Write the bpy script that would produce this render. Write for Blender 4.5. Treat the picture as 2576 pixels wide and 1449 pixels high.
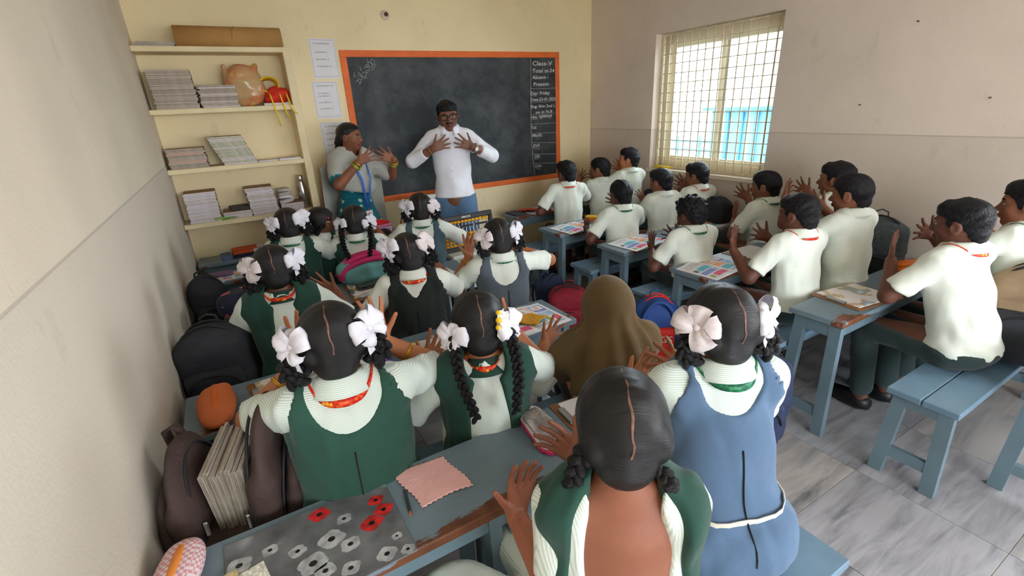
import bpy, math, random
import numpy as np
from mathutils import Matrix, Vector

for _o in list(bpy.data.objects): bpy.data.objects.remove(_o)
SC = bpy.context.scene
COL = SC.collection
random.seed(7)
PI = math.pi
# ------------------------------------------------------------------ camera
ROOM_W, ROOM_D, ROOM_BACK, ROOM_H = 3.856, 4.260, -2.60, 2.565
cam_d = bpy.data.cameras.new('camera'); cam = bpy.data.objects.new('camera', cam_d); COL.objects.link(cam)
cam_d.sensor_fit = 'HORIZONTAL'; cam_d.sensor_width = 36.0; cam_d.lens = 36.0*1191.4/2576.0
cam_d.clip_start = 0.02; cam_d.clip_end = 200
_y, _t, _r = math.radians(29.5327), math.radians(21.057), math.radians(-2.91)
_fw = Vector((math.sin(_y)*math.cos(_t), math.cos(_y)*math.cos(_t), -math.sin(_t)))
_rt = Vector((math.cos(_y), -math.sin(_y), 0)); _up = _rt.cross(_fw)
_r2 = _rt*math.cos(_r)+_up*math.sin(_r); _u2 = _up*math.cos(_r)-_rt*math.sin(_r)
_m = Matrix((_r2, _u2, -_fw)).transposed().to_4x4(); _m.translation = (0.3625, 0.0, 1.60)
cam.matrix_world = _m
SC.camera = cam
# ------------------------------------------------------------------ world, lights, exposure
world = bpy.data.worlds.new('sky'); SC.world = world; world.use_nodes = True
_bg = world.node_tree.nodes['Background']
_bg.inputs[0].default_value = (0.86, 0.93, 1.0, 1); _bg.inputs[1].default_value = 5.5
SC.view_settings.view_transform = 'Standard'; SC.view_settings.look = 'None'
SC.view_settings.exposure = 1.55; SC.view_settings.gamma = 1.0; SC.view_settings.use_curve_mapping = False
SC.cycles.max_bounces = 10; SC.cycles.diffuse_bounces = 6; SC.cycles.glossy_bounces = 3
SC.cycles.transmission_bounces = 6; SC.cycles.transparent_max_bounces = 10
SC.cycles.sample_clamp_indirect = 8.0; SC.cycles.use_denoising = True
SC.cycles.caustics_reflective = False; SC.cycles.caustics_refractive = False
def portal(name, loc, rot, sx, sy):
    l = bpy.data.lights.new(name, 'AREA'); l.shape = 'RECTANGLE'; l.size = sx; l.size_y = sy
    l.cycles.is_portal = True
    o = bpy.data.objects.new(name, l); COL.objects.link(o); o.location = loc; o.rotation_euler = rot
    return o
portal('window_portal', (ROOM_W+0.16, 2.79, 1.55), (0, PI/2, 0), 1.14, 1.16)
portal('rear_window_portal', (ROOM_W+0.16, -0.62, 1.5), (0, PI/2, 0), 1.3, 1.4)
portal('doorway_portal', (2.5, ROOM_BACK-0.16, 1.05), (PI/2, 0, PI), 1.1, 2.1)
portal('back_window_portal', (0.95, ROOM_BACK-0.16, 1.6), (PI/2, 0, PI), 1.6, 1.45)

# ------------------------------------------------------------------ mesh helpers
def mesh_np(name, v, f, smooth=True):
    me = bpy.data.meshes.new(name)
    v = np.asarray(v, np.float32); f = np.asarray(f, np.int32)
    n = f.shape[1]
    me.vertices.add(len(v)); me.vertices.foreach_set('co', v.ravel())
    me.loops.add(f.size); me.loops.foreach_set('vertex_index', f.ravel())
    me.polygons.add(len(f)); me.polygons.foreach_set('loop_start', np.arange(0, f.size, n, dtype=np.int32))
    me.update(calc_edges=True)
    if smooth: me.polygons.foreach_set('use_smooth', np.ones(len(f), bool))
    return me
class MB:
    """collects polygons (with material slots) into one mesh"""
    def __init__(s): s.v = []; s.f = []; s.mi = []; s.sm = []; s.uv = {}
    def add(s, vs, fs, mi=0, sm=False):
        b = len(s.v); s.v += [tuple(p) for p in vs]
        for f in fs: s.f.append(tuple(b+i for i in f)); s.mi.append(mi); s.sm.append(sm)
        return s
    def box(s, lo, hi, mi=0, bev=0.0, M=None):
        (x0,y0,z0),(x1,y1,z1) = lo, hi
        if bev <= 0:
            vs = [(x,y,z) for z in (z0,z1) for y in (y0,y1) for x in (x0,x1)]
            fs = [(0,2,3,1),(4,5,7,6),(0,1,5,4),(2,6,7,3),(0,4,6,2),(1,3,7,5)]
        else:
            b = min(bev, (x1-x0)*.49, (y1-y0)*.49, (z1-z0)*.49)
            ring = lambda z,i: [(x0+i+ (b-i if 0 else 0),y0+i,z) for _ in ()]
            def loop(i, z):  # octagon-ish rectangle loop with cut corners
                return [(x0+b,y0+i,z),(x1-b,y0+i,z),(x1-i,y0+b,z),(x1-i,y1-b,z),(x1-b,y1-i,z),(x0+b,y1-i,z),(x0+i,y1-b,z),(x0+i,y0+b,z)]
            vs = loop(b*.999,z0)+loop(0,z0+b)+loop(0,z1-b)+loop(b*.999,z1)
            fs = [tuple(range(7,-1,-1)), tuple(range(24,32))]
            for k in range(3):
                for j in range(8):
                    a=k*8+j; c=k*8+(j+1)%8; fs.append((a,c,c+8,a+8))
        if M is not None: vs = [M@Vector(p) for p in vs]
        return s.add(vs, fs, mi)
    def tube(s, pts, r, n=8, mi=0, closed=False, cap=True, sm=True, flat=None):
        pts = [Vector(p) for p in pts]; m = len(pts)
        rs = r if hasattr(r, '__len__') else [r]*m
        vs = []; prev = None
        for i,p in enumerate(pts):
            a = pts[(i-1)%m] if (i>0 or closed) else p; b = pts[(i+1)%m] if (i<m-1 or closed) else p
            d = (b-a).normalized()
            if prev is None:
                u = d.cross(Vector((0,0,1)))
                if u.length < 1e-3: u = d.cross(Vector((1,0,0)))
            else: u = prev - d*prev.dot(d)
            u.normalize(); prev = u; w = d.cross(u)
            for k in range(n):
                t = 2*PI*k/n; vs.append(p+u*(math.cos(t)*rs[i])+w*(math.sin(t)*rs[i]*(flat or 1)))
        fs = []
        for i in range(m if closed else m-1):
            for k in range(n):
                a=i*n+k; b=i*n+(k+1)%n; c=((i+1)%m)*n; fs.append((a,b,c+(k+1)%n,c+k))
        if cap and not closed: fs += [tuple(range(n-1,-1,-1)), tuple((m-1)*n+k for k in range(n))]
        return s.add(vs, fs, mi, sm)
    def lathe(s, prof, n=16, mi=0, M=None, sm=True):
        vs = []
        for r,z in prof:
            for k in range(n):
                t=2*PI*k/n; vs.append((r*math.cos(t), r*math.sin(t), z))
        fs = []
        for i in range(len(prof)-1):
            for k in range(n):
                a=i*n+k; b=i*n+(k+1)%n; fs.append((a,b,b+n,a+n))
        fs += [tuple(range(n-1,-1,-1)), tuple((len(prof)-1)*n+k for k in range(n))]
        if M is not None: vs = [M@Vector(p) for p in vs]
        return s.add(vs, fs, mi, sm)
    def grid(s, fn, nu, nv, mi=0, sm=True, closeu=False):
        vs = [fn(i/(nu if closeu else nu-1), j/(nv-1)) for i in range(nu) for j in range(nv)]
        fs = []
        for i in range(nu if closeu else nu-1):
            for j in range(nv-1):
                a=i*nv+j; b=((i+1)%nu)*nv+j; fs.append((a,b,b+1,a+1))
        return s.add(vs, fs, mi, sm)
    def ball(s, c, r, nu=8, nv=6, mi=0, M=None):
        c = Vector(c); rr = r if hasattr(r,'__len__') else (r,r,r)
        vs=[]; 
        for j in range(nv+1):
            ph=PI*j/nv
            for k in range(nu):
                t=2*PI*k/nu; p=Vector((rr[0]*math.sin(ph)*math.cos(t), rr[1]*math.sin(ph)*math.sin(t), rr[2]*math.cos(ph)))
                vs.append(c+((M@p) if M is not None else p))
        fs=[(j*nu+k, (j+1)*nu+k, (j+1)*nu+(k+1)%nu, j*nu+(k+1)%nu) for j in range(nv) for k in range(nu)]
        return s.add(vs, fs, mi, True)
    def mesh(s, name):
        me = bpy.data.meshes.new(name); me.from_pydata([tuple(p) for p in s.v], [], s.f)
        me.polygons.foreach_set('material_index', np.array(s.mi, np.int32))
        me.polygons.foreach_set('use_smooth', np.array(s.sm, bool)); me.update()
        return me
def link(name, data, parent=None, mats=(), loc=None, rz=0.0, M=None):
    o = bpy.data.objects.new(name, data); COL.objects.link(o)
    if parent is not None: o.parent = parent
    if data is not None and len(mats) and len(data.materials) == 0:
        for m in (mats if isinstance(mats,(list,tuple)) else [mats]): data.materials.append(m)
    if loc is not None: o.location = loc
    if rz: o.rotation_euler = (0,0,rz)
    if M is not None: o.matrix_local = M
    return o
def tag(o, label, cat, group=None):
    o['label'] = label; o['category'] = cat
    if group: o['group'] = group
    return o
def empty(name, label, cat, loc=(0,0,0), rz=0.0, group=None):
    o = link(name, None); o.location = loc; o.rotation_euler = (0,0,rz); o.empty_display_size = .05
    return tag(o, label, cat, group)
def struct(o): o['kind'] = 'structure'; return o
def Rz(a): return Matrix.Rotation(a, 4, 'Z')
def T(x,y,z): return Matrix.Translation((x,y,z))

# ------------------------------------------------------------------ materials
def srgb(r,g,b): return tuple(((c/255)/12.92 if c/255<=.04045 else ((c/255+.055)/1.055)**2.4) for c in (r,g,b))
MATS = {}
def mat(name, col, rough=.7, metal=0.0, var=.12, vscale=6.0, bump=0.0, bscale=60.0, stretch=(1,1,1), spec=.4, sheen=0.0, sss=0.0, col2=None, coord='Object', detail=4.0):
    """principled material with noise variation of colour and optional bump"""
    if name in MATS: return MATS[name]
    m = bpy.data.materials.new(name); m.use_nodes = True; nt = m.node_tree; N = nt.nodes; L = nt.links
    b = N['Principled BSDF']; b.inputs['Roughness'].default_value = rough; b.inputs['Metallic'].default_value = metal
    b.inputs['Specular IOR Level'].default_value = spec
    if sheen: b.inputs['Sheen Weight'].default_value = sheen
    if sss:
        b.inputs['Subsurface Weight'].default_value = sss; b.inputs['Subsurface Radius'].default_value = (.012,.005,.003); b.inputs['Subsurface Scale'].default_value = 1.0
    tc = N.new('ShaderNodeTexCoord'); mp = N.new('ShaderNodeMapping'); mp.inputs['Scale'].default_value = stretch
    L.new(tc.outputs[coord], mp.inputs[0])
    nz = N.new('ShaderNodeTexNoise'); nz.inputs['Scale'].default_value = vscale; nz.inputs['Detail'].default_value = detail
    L.new(mp.outputs[0], nz.inputs['Vector'])
    rp = N.new('ShaderNodeValToRGB'); c = col; c2 = col2 or tuple(max(0,x*(1-var)) for x in col); c1 = col if col2 else tuple(min(1,x*(1+var)) for x in col)
    rp.color_ramp.elements[0].position = .35; rp.color_ramp.elements[1].position = .65
    rp.color_ramp.elements[0].color = (*c2,1); rp.color_ramp.elements[1].color = (*c1,1)
    L.new(nz.outputs[0], rp.inputs[0]); L.new(rp.outputs[0], b.inputs['Base Color'])
    if bump:
        n2 = N.new('ShaderNodeTexNoise'); n2.inputs['Scale'].default_value = bscale; n2.inputs['Detail'].default_value = 3
        L.new(mp.outputs[0], n2.inputs['Vector']); bp = N.new('ShaderNodeBump'); bp.inputs['Strength'].default_value = bump; bp.inputs['Distance'].default_value = .01
        L.new(n2.outputs[0], bp.inputs['Height']); L.new(bp.outputs[0], b.inputs['Normal'])
    MATS[name] = m
    m['ramp'] = 'x'
    return m
def nodes_of(m): return m.node_tree.nodes, m.node_tree.links, m.node_tree.nodes['Principled BSDF']
def ramp_node(N, stops, interp='LINEAR'):
    r = N.new('ShaderNodeValToRGB'); e = r.color_ramp.elements; r.color_ramp.interpolation = interp
    while len(e) < len(stops): e.new(.5)
    for k,(p,c) in zip(e, stops): k.position = p; k.color = (*c,1) if len(c)==3 else c
    return r
def mixc(N, L, fac, a, b):
    x = N.new('ShaderNodeMix'); x.data_type = 'RGBA'
    for inp, v in ((0, fac), (6, a), (7, b)):
        if hasattr(v, 'links') or hasattr(v, 'is_linked'): L.new(v, x.inputs[inp])
        else: x.inputs[inp].default_value = v if inp == 0 else (*v, 1)
    return x.outputs[2]

# ------------------------------------------------------------------ signed-distance modelling (for bodies, cloth, bags)
class Vol:
    def __init__(s, lo, hi, h):
        s.h = h; s.lo = np.asarray(lo, np.float32)-2*h
        n = np.ceil((np.asarray(hi)-s.lo)/h).astype(int)+3
        s.n = n; s.F = np.full(n, 1.0, np.float32)
        s.ax = [s.lo[i]+h*np.arange(n[i], dtype=np.float32) for i in range(3)]
    def sl(s, lo, hi):
        a = np.clip(np.floor((np.asarray(lo)-s.lo)/s.h).astype(int), 0, s.n); b = np.clip(np.ceil((np.asarray(hi)-s.lo)/s.h).astype(int)+1, 0, s.n)
        return tuple(slice(int(a[i]), int(b[i])) for i in range(3))
    def P(s, q): return s.ax[0][q[0]][:,None,None], s.ax[1][q[1]][None,:,None], s.ax[2][q[2]][None,None,:]
    def put(s, q, d, k, sub=False):
        A = s.F[q]
        if A.size == 0: return
        if sub:
            d = -d
            if k <= 0: s.F[q] = np.maximum(A, d)
            else:
                h = np.clip(.5-.5*(d-A)/k*-1, 0, 1); s.F[q] = A*(1-h)+d*h + k*h*(1-h)
        elif k <= 0: s.F[q] = np.minimum(A, d)
        else:
            h = np.clip(.5+.5*(A-d)/k, 0, 1); s.F[q] = A*(1-h)+d*h - k*h*(1-h)
    def seg(s, a, b, ra, rb, k=.015, flat=None, sub=False):
        a = np.asarray(a, np.float32); b = np.asarray(b, np.float32); r = max(ra, rb); mg = r+abs(k)+2.5*s.h
        q = s.sl(np.minimum(a,b)-mg, np.maximum(a,b)+mg); X,Y,Z = s.P(q)
        x,y,z = X-a[0], Y-a[1], Z-a[2]; ba = b-a
        if flat is not None:
            n, fc = np.asarray(flat[0], np.float32), flat[1]; g = (1/fc-1)
            dn = (x*n[0]+y*n[1]+z*n[2])*g; x = x+dn*n[0]; y = y+dn*n[1]; z = z+dn*n[2]; ba = ba+n*(ba@n)*g
        L2 = float(ba@ba)+1e-9
        t = np.clip((x*ba[0]+y*ba[1]+z*ba[2])/L2, 0, 1)
        d = np.sqrt((x-t*ba[0])**2+(y-t*ba[1])**2+(z-t*ba[2])**2)-(ra+t*(rb-ra))
        s.put(q, d.astype(np.float32), k, sub)
    def ell(s, c, r, R=None, k=.015, sub=False):
        c = np.asarray(c, np.float32); r = np.asarray(r, np.float32); mg = r.max()+abs(k)+2.5*s.h
        q = s.sl(c-mg, c+mg); X,Y,Z = s.P(q); x,y,z = X-c[0], Y-c[1], Z-c[2]
        if R is not None:
            R = np.asarray(R, np.float32)   # columns are local axes
            x,y,z = (x*R[0,0]+y*R[1,0]+z*R[2,0], x*R[0,1]+y*R[1,1]+z*R[2,1], x*R[0,2]+y*R[1,2]+z*R[2,2])
        k0 = np.sqrt((x/r[0])**2+(y/r[1])**2+(z/r[2])**2); k1 = np.sqrt((x/r[0]**2)**2+(y/r[1]**2)**2+(z/r[2]**2)**2)+1e-6
        s.put(q, (k0*(k0-1)/k1).astype(np.float32), k, sub)
    def rbox(s, c, b, rd, R=None, k=.0, sub=False):
        c = np.asarray(c, np.float32); b = np.asarray(b, np.float32)-rd; mg = float(np.linalg.norm(b))+rd+abs(k)+2.5*s.h
        q = s.sl(c-mg, c+mg); X,Y,Z = s.P(q); x,y,z = X-c[0], Y-c[1], Z-c[2]
        if R is not None:
            R = np.asarray(R, np.float32)
            x,y,z = (x*R[0,0]+y*R[1,0]+z*R[2,0], x*R[0,1]+y*R[1,1]+z*R[2,1], x*R[0,2]+y*R[1,2]+z*R[2,2])
        ex,ey,ez = np.abs(x)-b[0], np.abs(y)-b[1], np.abs(z)-b[2]
        d = np.sqrt(np.maximum(ex,0)**2+np.maximum(ey,0)**2+np.maximum(ez,0)**2)+np.minimum(np.maximum(np.maximum(ex,ey),ez),0)-rd
        s.put(q, d.astype(np.float32), k, sub)
    def cut(s, p, n, k=0.0):   # remove everything on the side n points to
        X,Y,Z = s.ax[0][:,None,None], s.ax[1][None,:,None], s.ax[2][None,None,:]
        d = (X-p[0])*n[0]+(Y-p[1])*n[1]+(Z-p[2])*n[2]
        s.F = np.maximum(s.F, d.astype(np.float32))
    def wrinkle(s, amp, freq, seed=0, stretch=(1,1,1), n=4):
        rg = np.random.RandomState(seed); near = np.abs(s.F) < amp*3+2*s.h
        i,j,k = np.nonzero(near); p = np.stack([s.ax[0][i]*stretch[0], s.ax[1][j]*stretch[1], s.ax[2][k]*stretch[2]], 1)
        w = np.zeros(len(p), np.float32)
        for _ in range(n):
            a = rg.normal(size=3); a /= np.linalg.norm(a); b = rg.normal(size=3); b /= np.linalg.norm(b)
            f = freq*rg.uniform(.6, 1.5)
            w += np.sin(f*(p@a)+1.3*np.sin(.6*f*(p@b)+rg.uniform(0,6))+rg.uniform(0,6))
        s.F[i,j,k] += amp*w/n*1.4
    def mesh(s, name):
        F = s.F; S = F < 0; n = F.shape
        c = np.zeros([m-1 for m in n], np.uint8); off = [(i,j,k) for i in (0,1) for j in (0,1) for k in (0,1)]
        sh = lambda A,o: A[o[0]:n[0]-1+o[0], o[1]:n[1]-1+o[1], o[2]:n[2]-1+o[2]]
        for o in off: c += sh(S,o)
        act = (c>0)&(c<8); I = np.argwhere(act)
        if len(I) == 0: return mesh_np(name, np.zeros((3,3)), np.array([[0,1,2]]))
        vid = np.full(c.shape, -1, np.int32); vid[act] = np.arange(len(I), dtype=np.int32)
        V = np.stack([F[I[:,0]+o[0], I[:,1]+o[1], I[:,2]+o[2]] for o in off], 1)
        acc = np.zeros((len(I),3), np.float32); cnt = np.zeros(len(I), np.float32)
        for a in range(8):
            for b in range(a+1, 8):
                da = np.array(off[b])-np.array(off[a])
                if np.abs(da).sum() != 1: continue
                m = (V[:,a]<0) != (V[:,b]<0); t = V[m,a]/(V[m,a]-V[m,b])
                acc[m] += np.array(off[a], np.float32)+t[:,None]*da; cnt[m] += 1
        P = (I+acc/cnt[:,None])*s.h+s.lo
        Q = []
        for ax in range(3):
            u,w = [(1,2),(2,0),(0,1)][ax]
            sa = [slice(None)]*3; sb = [slice(None)]*3; sa[ax] = slice(0,-1); sb[ax] = slice(1,None)
            E = np.argwhere(S[tuple(sa)] != S[tuple(sb)])
            E = E[(E[:,u]>0)&(E[:,w]>0)&(E[:,u]<n[u]-1)&(E[:,w]<n[w]-1)]
            du = np.zeros(3,int); du[u] = 1; dw = np.zeros(3,int); dw[w] = 1
            g = lambda X: vid[X[:,0],X[:,1],X[:,2]]
            q = np.stack([g(E-du-dw), g(E-dw), g(E), g(E-du)], 1)
            fl = ~S[E[:,0],E[:,1],E[:,2]]; q[fl] = q[fl][:,::-1]
            Q.append(q)
        Q = np.concatenate(Q); Q = Q[(Q>=0).all(1)]
        return mesh_np(name, P, Q)
CHALK_TEXT = [
  ('Class-V',3.1198,1.9513,0.0558,0.2392),
  ('Total st-34',3.1198,1.8884,0.0475,0.2633),
  ('Absent -',3.1176,1.8306,0.0454,0.1919),
  ('Present-',3.1274,1.7682,0.0459,0.1971),
  ('Day: Friday',3.0912,1.6863,0.0437,0.2313),
  ('Date:23-01-2026',3.0913,1.6287,0.0416,0.3128),
  ('Eng: R/w 2nd L',3.0888,1.5658,0.0393,0.2984),
  ('on in N.B',3.1453,1.5123,0.0371,0.2044),
  ('Hin: गृहकार्य',3.0824,1.4681,0.0371,0.2662),
  ('Tel:',3.0871,1.3663,0.0404,0.0655),
  ('Math:',3.0942,1.2891,0.0436,0.1276),
  ('EVS',3.1029,1.186,0.0444,0.0821),
  ('GK:',3.1143,1.0789,0.0479,0.0777),
  ('Com:',3.1173,0.9835,0.0456,0.0849),
]
CHALK_LINES = [
   [(3.107, 2.0217), (3.0957, 1.7386), (3.0864, 1.3482), (3.0955, 1.0911), (3.1146, 0.9089)] ,
   [(3.0984, 1.7461), (3.2506, 1.7423), (3.4036, 1.7423)] ,
   [(3.0907, 1.6143), (3.247, 1.618), (3.4041, 1.6191)] ,
   [(3.0865, 1.5073), (3.2438, 1.5035), (3.4127, 1.5064)] ,
   [(3.0827, 1.4135), (3.2411, 1.4113), (3.3979, 1.4114)] ,
   [(3.0818, 1.3264), (3.2385, 1.3199), (3.3989, 1.3154)] ,
   [(3.0845, 1.2348), (3.2359, 1.2273), (3.4106, 1.2097)] ,
   [(3.0902, 1.1208), (3.2326, 1.1124), (3.406, 1.0972)] ,
   [(3.1021, 1.0274), (3.2299, 1.0192), (3.3977, 1.0062)] ,
   [(3.1343, 1.276), (3.1789, 1.2687)] ,
   [(3.1115, 1.175), (3.1847, 1.169)] ,
   [(3.1299, 0.9715), (3.1886, 0.9634)] ,
   [(3.0994, 1.6794), (3.1486, 1.6759)] ,
   [(3.0883, 1.4598), (3.1725, 1.4613)] ,
   [(3.114, 1.0705), (3.1723, 1.0672)] ,
   [(1.5319, 2.006), (1.533, 1.9918), (1.5352, 1.9847), (1.5234, 1.9807)] ,
   [(1.5346, 1.9807), (1.5324, 1.9665), (1.5388, 1.9502), (1.5513, 1.944), (1.5627, 1.9521), (1.5638, 1.9664), (1.5567, 1.9786), (1.5485, 1.9837), (1.5359, 1.9817)] ,
   [(1.5559, 1.9949), (1.5651, 2.004), (1.5762, 2.003), (1.5856, 1.9908), (1.5869, 1.9765), (1.5793, 1.9643), (1.5706, 1.9663), (1.5609, 1.9766), (1.5557, 1.9867), (1.5559, 1.9949)] ,
   [(1.4599, 1.9506), (1.4653, 1.9364), (1.4704, 1.9201)] ,
   [(1.4973, 1.9423), (1.5054, 1.9585), (1.5172, 1.9696), (1.5276, 1.9645), (1.5282, 1.9543), (1.5183, 1.9482), (1.5129, 1.9564)] ,
   [(1.4947, 1.9331), (1.5062, 1.9422), (1.5228, 1.9482), (1.5356, 1.9441), (1.5379, 1.9297), (1.5314, 1.9175), (1.5228, 1.9196), (1.517, 1.9258), (1.5086, 1.9218), (1.5097, 1.9075), (1.5177, 1.9012), (1.5237, 1.9114)] ,
   [(1.4413, 1.9112), (1.4584, 1.8937), (1.4754, 1.8751), (1.4893, 1.8635), (1.5032, 1.8664), (1.5042, 1.8726)] ,
   [(1.472, 1.8956), (1.4851, 1.9077), (1.4991, 1.9117), (1.5064, 1.9013), (1.5042, 1.887), (1.4955, 1.8748), (1.4924, 1.883)] ,
   [(1.4106, 1.9116), (1.4079, 1.8883), (1.3977, 1.8732), (1.4166, 1.881)] ,
   [(1.4379, 1.8899), (1.4527, 1.8856), (1.4662, 1.8731), (1.4668, 1.8629), (1.4562, 1.8528), (1.4546, 1.8425), (1.4459, 1.8303), (1.4373, 1.8181)] ,
   [(1.407, 1.8362), (1.4268, 1.8492), (1.4417, 1.8592), (1.4566, 1.8548)] ,
   [(1.4305, 1.8512), (1.4362, 1.8387), (1.4459, 1.8303)] ,
   [(1.4257, 1.8697), (1.431, 1.8614)] ,
   [(1.5524, 1.9214), (1.5736, 1.9418), (1.5846, 1.954), (1.5978, 1.9662)] ,
]
# ------------------------------------------------------------------ room shell
def wall_mat(name, upper, lower, z0, seed=0.0):
    m = mat(name, srgb(*upper), rough=.75, var=.045, vscale=2.2, bump=.12, bscale=90, spec=.25); N, L, b = nodes_of(m)
    tc = N.new('ShaderNodeTexCoord'); sp = N.new('ShaderNodeSeparateXYZ'); L.new(tc.outputs['Object'], sp.inputs[0])
    nz = N.new('ShaderNodeTexNoise'); nz.inputs['Scale'].default_value = 3.5; nz.inputs['Detail'].default_value = 8; L.new(tc.outputs['Object'], nz.inputs['Vector'])
    mp = N.new('ShaderNodeMapping'); mp.inputs['Scale'].default_value = (1.0,1.0,.5); L.new(tc.outputs['Object'], mp.inputs[0])
    n2 = N.new('ShaderNodeTexNoise'); n2.inputs['Scale'].default_value = 7; n2.inputs['Detail'].default_value = 9; n2.inputs['Roughness'].default_value = .7; L.new(mp.outputs[0], n2.inputs['Vector'])
    lt = N.new('ShaderNodeMath'); lt.operation = 'LESS_THAN'; lt.inputs[1].default_value = z0; L.new(sp.outputs[2], lt.inputs[0])
    src = b.inputs['Base Color'].links[0].from_socket
    low = mixc(N, L, nz.outputs[0], tuple(x*.92 for x in srgb(*lower)), srgb(*lower))
    o = mixc(N, L, lt.outputs[0], src, low)
    r = ramp_node(N, [(.60,(0,0,0)),(.78,(.35,.35,.35))]); L.new(n2.outputs[0], r.inputs[0])      # scuffs and grime
    o = mixc(N, L, r.outputs[0], o, srgb(150,138,118))
    ln = N.new('ShaderNodeMath'); ln.operation = 'COMPARE'; ln.inputs[1].default_value = z0; ln.inputs[2].default_value = .004; L.new(sp.outputs[2], ln.inputs[0])
    ls = N.new('ShaderNodeMath'); ls.operation = 'MULTIPLY'; ls.inputs[1].default_value = .35; L.new(ln.outputs[0], ls.inputs[0])
    o = mixc(N, L, ls.outputs[0], o, srgb(140,130,115)); L.new(o, b.inputs['Base Color']); return m
WALLF = wall_mat('cream_wall_paint', (240,222,180), (230,218,196), -1)
WALLL = wall_mat('cream_wall_paint_left', (228,215,194), (220,209,192), 1.325)
WALLR = wall_mat('cream_wall_paint_right', (226,211,197), (217,203,190), 1.325)
CREAM = mat('cream_shelf_paint', srgb(232,214,172), rough=.6, var=.05, vscale=5, bump=.1, bscale=60)
CEIL = mat('white_ceiling_paint', srgb(235,230,220), rough=.85, var=.03)
def marble(i, tint):
    m = mat('marble_tile_%d' % i, srgb(*tint), rough=.34, var=.06, vscale=4, spec=.45); N, L, b = nodes_of(m); tc = N.new('ShaderNodeTexCoord'); mp = N.new('ShaderNodeMapping')
    mp.inputs['Rotation'].default_value = (0,0,[.15,1.1,-.5,.9,.35][i]); mp.inputs['Scale'].default_value = (.8,5.5,1); mp.inputs['Location'].default_value = (i*.7,i*1.3,0)
    L.new(tc.outputs['Object'], mp.inputs[0]); n = N.new('ShaderNodeTexNoise'); n.inputs['Scale'].default_value = [3.0,2.2,2.6,1.6,2.4][i]; n.inputs['Detail'].default_value = 9; n.inputs['Distortion'].default_value = .6; n.inputs['Roughness'].default_value = .62
    L.new(mp.outputs[0], n.inputs['Vector']); r = ramp_node(N, [(.42,(0,0,0)),(.56,(.35,.35,.35)),(.70,(1,1,1))]); L.new(n.outputs[0], r.inputs[0])
    o = mixc(N, L, r.outputs[0], b.inputs['Base Color'].links[0].from_socket, srgb(92,92,98)); L.new(o, b.inputs['Base Color']); return m
MARB = [marble(i, t) for i,t in enumerate([(166,164,168),(180,174,170),(160,160,165),(174,170,168),(166,166,170)])]
GROUT = mat('tile_joint_cement', srgb(205,196,180), rough=.9)
b = MB(); b.box((-.2,ROOM_BACK-.2,-.12),(ROOM_W+.2,ROOM_D+.2,-.004)); floor = struct(link('floor', b.mesh('floor'), None, [GROUT]))
tx = [0.0]+[1.968+.522*k for k in range(-3,4)]+[ROOM_W]; ty = [ROOM_BACK]+[.203+.507*k for k in range(-5,8)]+[ROOM_D]
rg = random.Random(5)
for i in range(len(tx)-1):
    for j in range(len(ty)-1):
        w, d = tx[i+1]-tx[i], ty[j+1]-ty[j]
        if w < .03 or d < .03: continue
        b = MB(); b.box((.0012,.0012,-.02),(w-.0012,d-.0012,0),0,.0008); k = rg.randrange(5)
        if i == 4 and j == 6: k = 0
        if i == 4 and j == 7: k = 1
        link('tile', b.mesh('tile'), floor, [MARB[k]], loc=(tx[i],ty[j],0))
b = MB(); b.box((-.2,ROOM_BACK-.2,ROOM_H),(ROOM_W+.25,ROOM_D+.2,ROOM_H+.15)); struct(link('ceiling', b.mesh('ceiling'), None, [CEIL]))
b = MB(); b.box((-.2,ROOM_BACK-.2,-.12),(0,ROOM_D+.2,ROOM_H)); struct(link('wall_left', b.mesh('wall_left'), None, [WALLL]))
b = MB(); b.box((0,ROOM_D,-.12),(ROOM_W,ROOM_D+.2,ROOM_H)); struct(link('wall_front', b.mesh('wall_front'), None, [WALLF]))
WT = .23
def holed(b, axis, fixed0, fixed1, lo, hi, holes):
    """wall slab between lo..hi along its length, holes = [(a0,a1,z0,z1)]"""
    holes = sorted(holes); cur = lo
    def put(a0,a1,z0,z1):
        if a1-a0 < 1e-4 or z1-z0 < 1e-4: return
        if axis == 'y': b.box((fixed0,a0,z0),(fixed1,a1,z1))
        else: b.box((a0,fixed0,z0),(a1,fixed1,z1))
    for a0,a1,z0,z1 in holes:
        put(cur,a0,-.12,ROOM_H); put(a0,a1,-.12,z0); put(a0,a1,z1,ROOM_H); cur = a1
    put(cur,hi,-.12,ROOM_H)
WY0, WY1, WZ0, WZ1 = 2.206, 3.370, .976, 2.121
b = MB(); holed(b, 'y', ROOM_W, ROOM_W+WT, ROOM_BACK-.2, ROOM_D+.2, [(WY0,WY1,WZ0,WZ1),(-1.32,.08,.85,2.15)]); struct(link('wall_right', b.mesh('wall_right'), None, [WALLR]))
b = MB(); holed(b, 'x', ROOM_BACK-.2, ROOM_BACK, 0, ROOM_W, [(.15,1.75,.85,2.3),(1.95,3.05,-.0,2.1)]); struct(link('wall_back', b.mesh('wall_back'), None, [WALLR]))
WINF = mat('cream_window_frame', srgb(240,230,208), rough=.45, var=.05, vscale=8); GRIL = mat('cream_grill_paint', srgb(232,218,186), rough=.5, var=.12, vscale=25)
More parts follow.
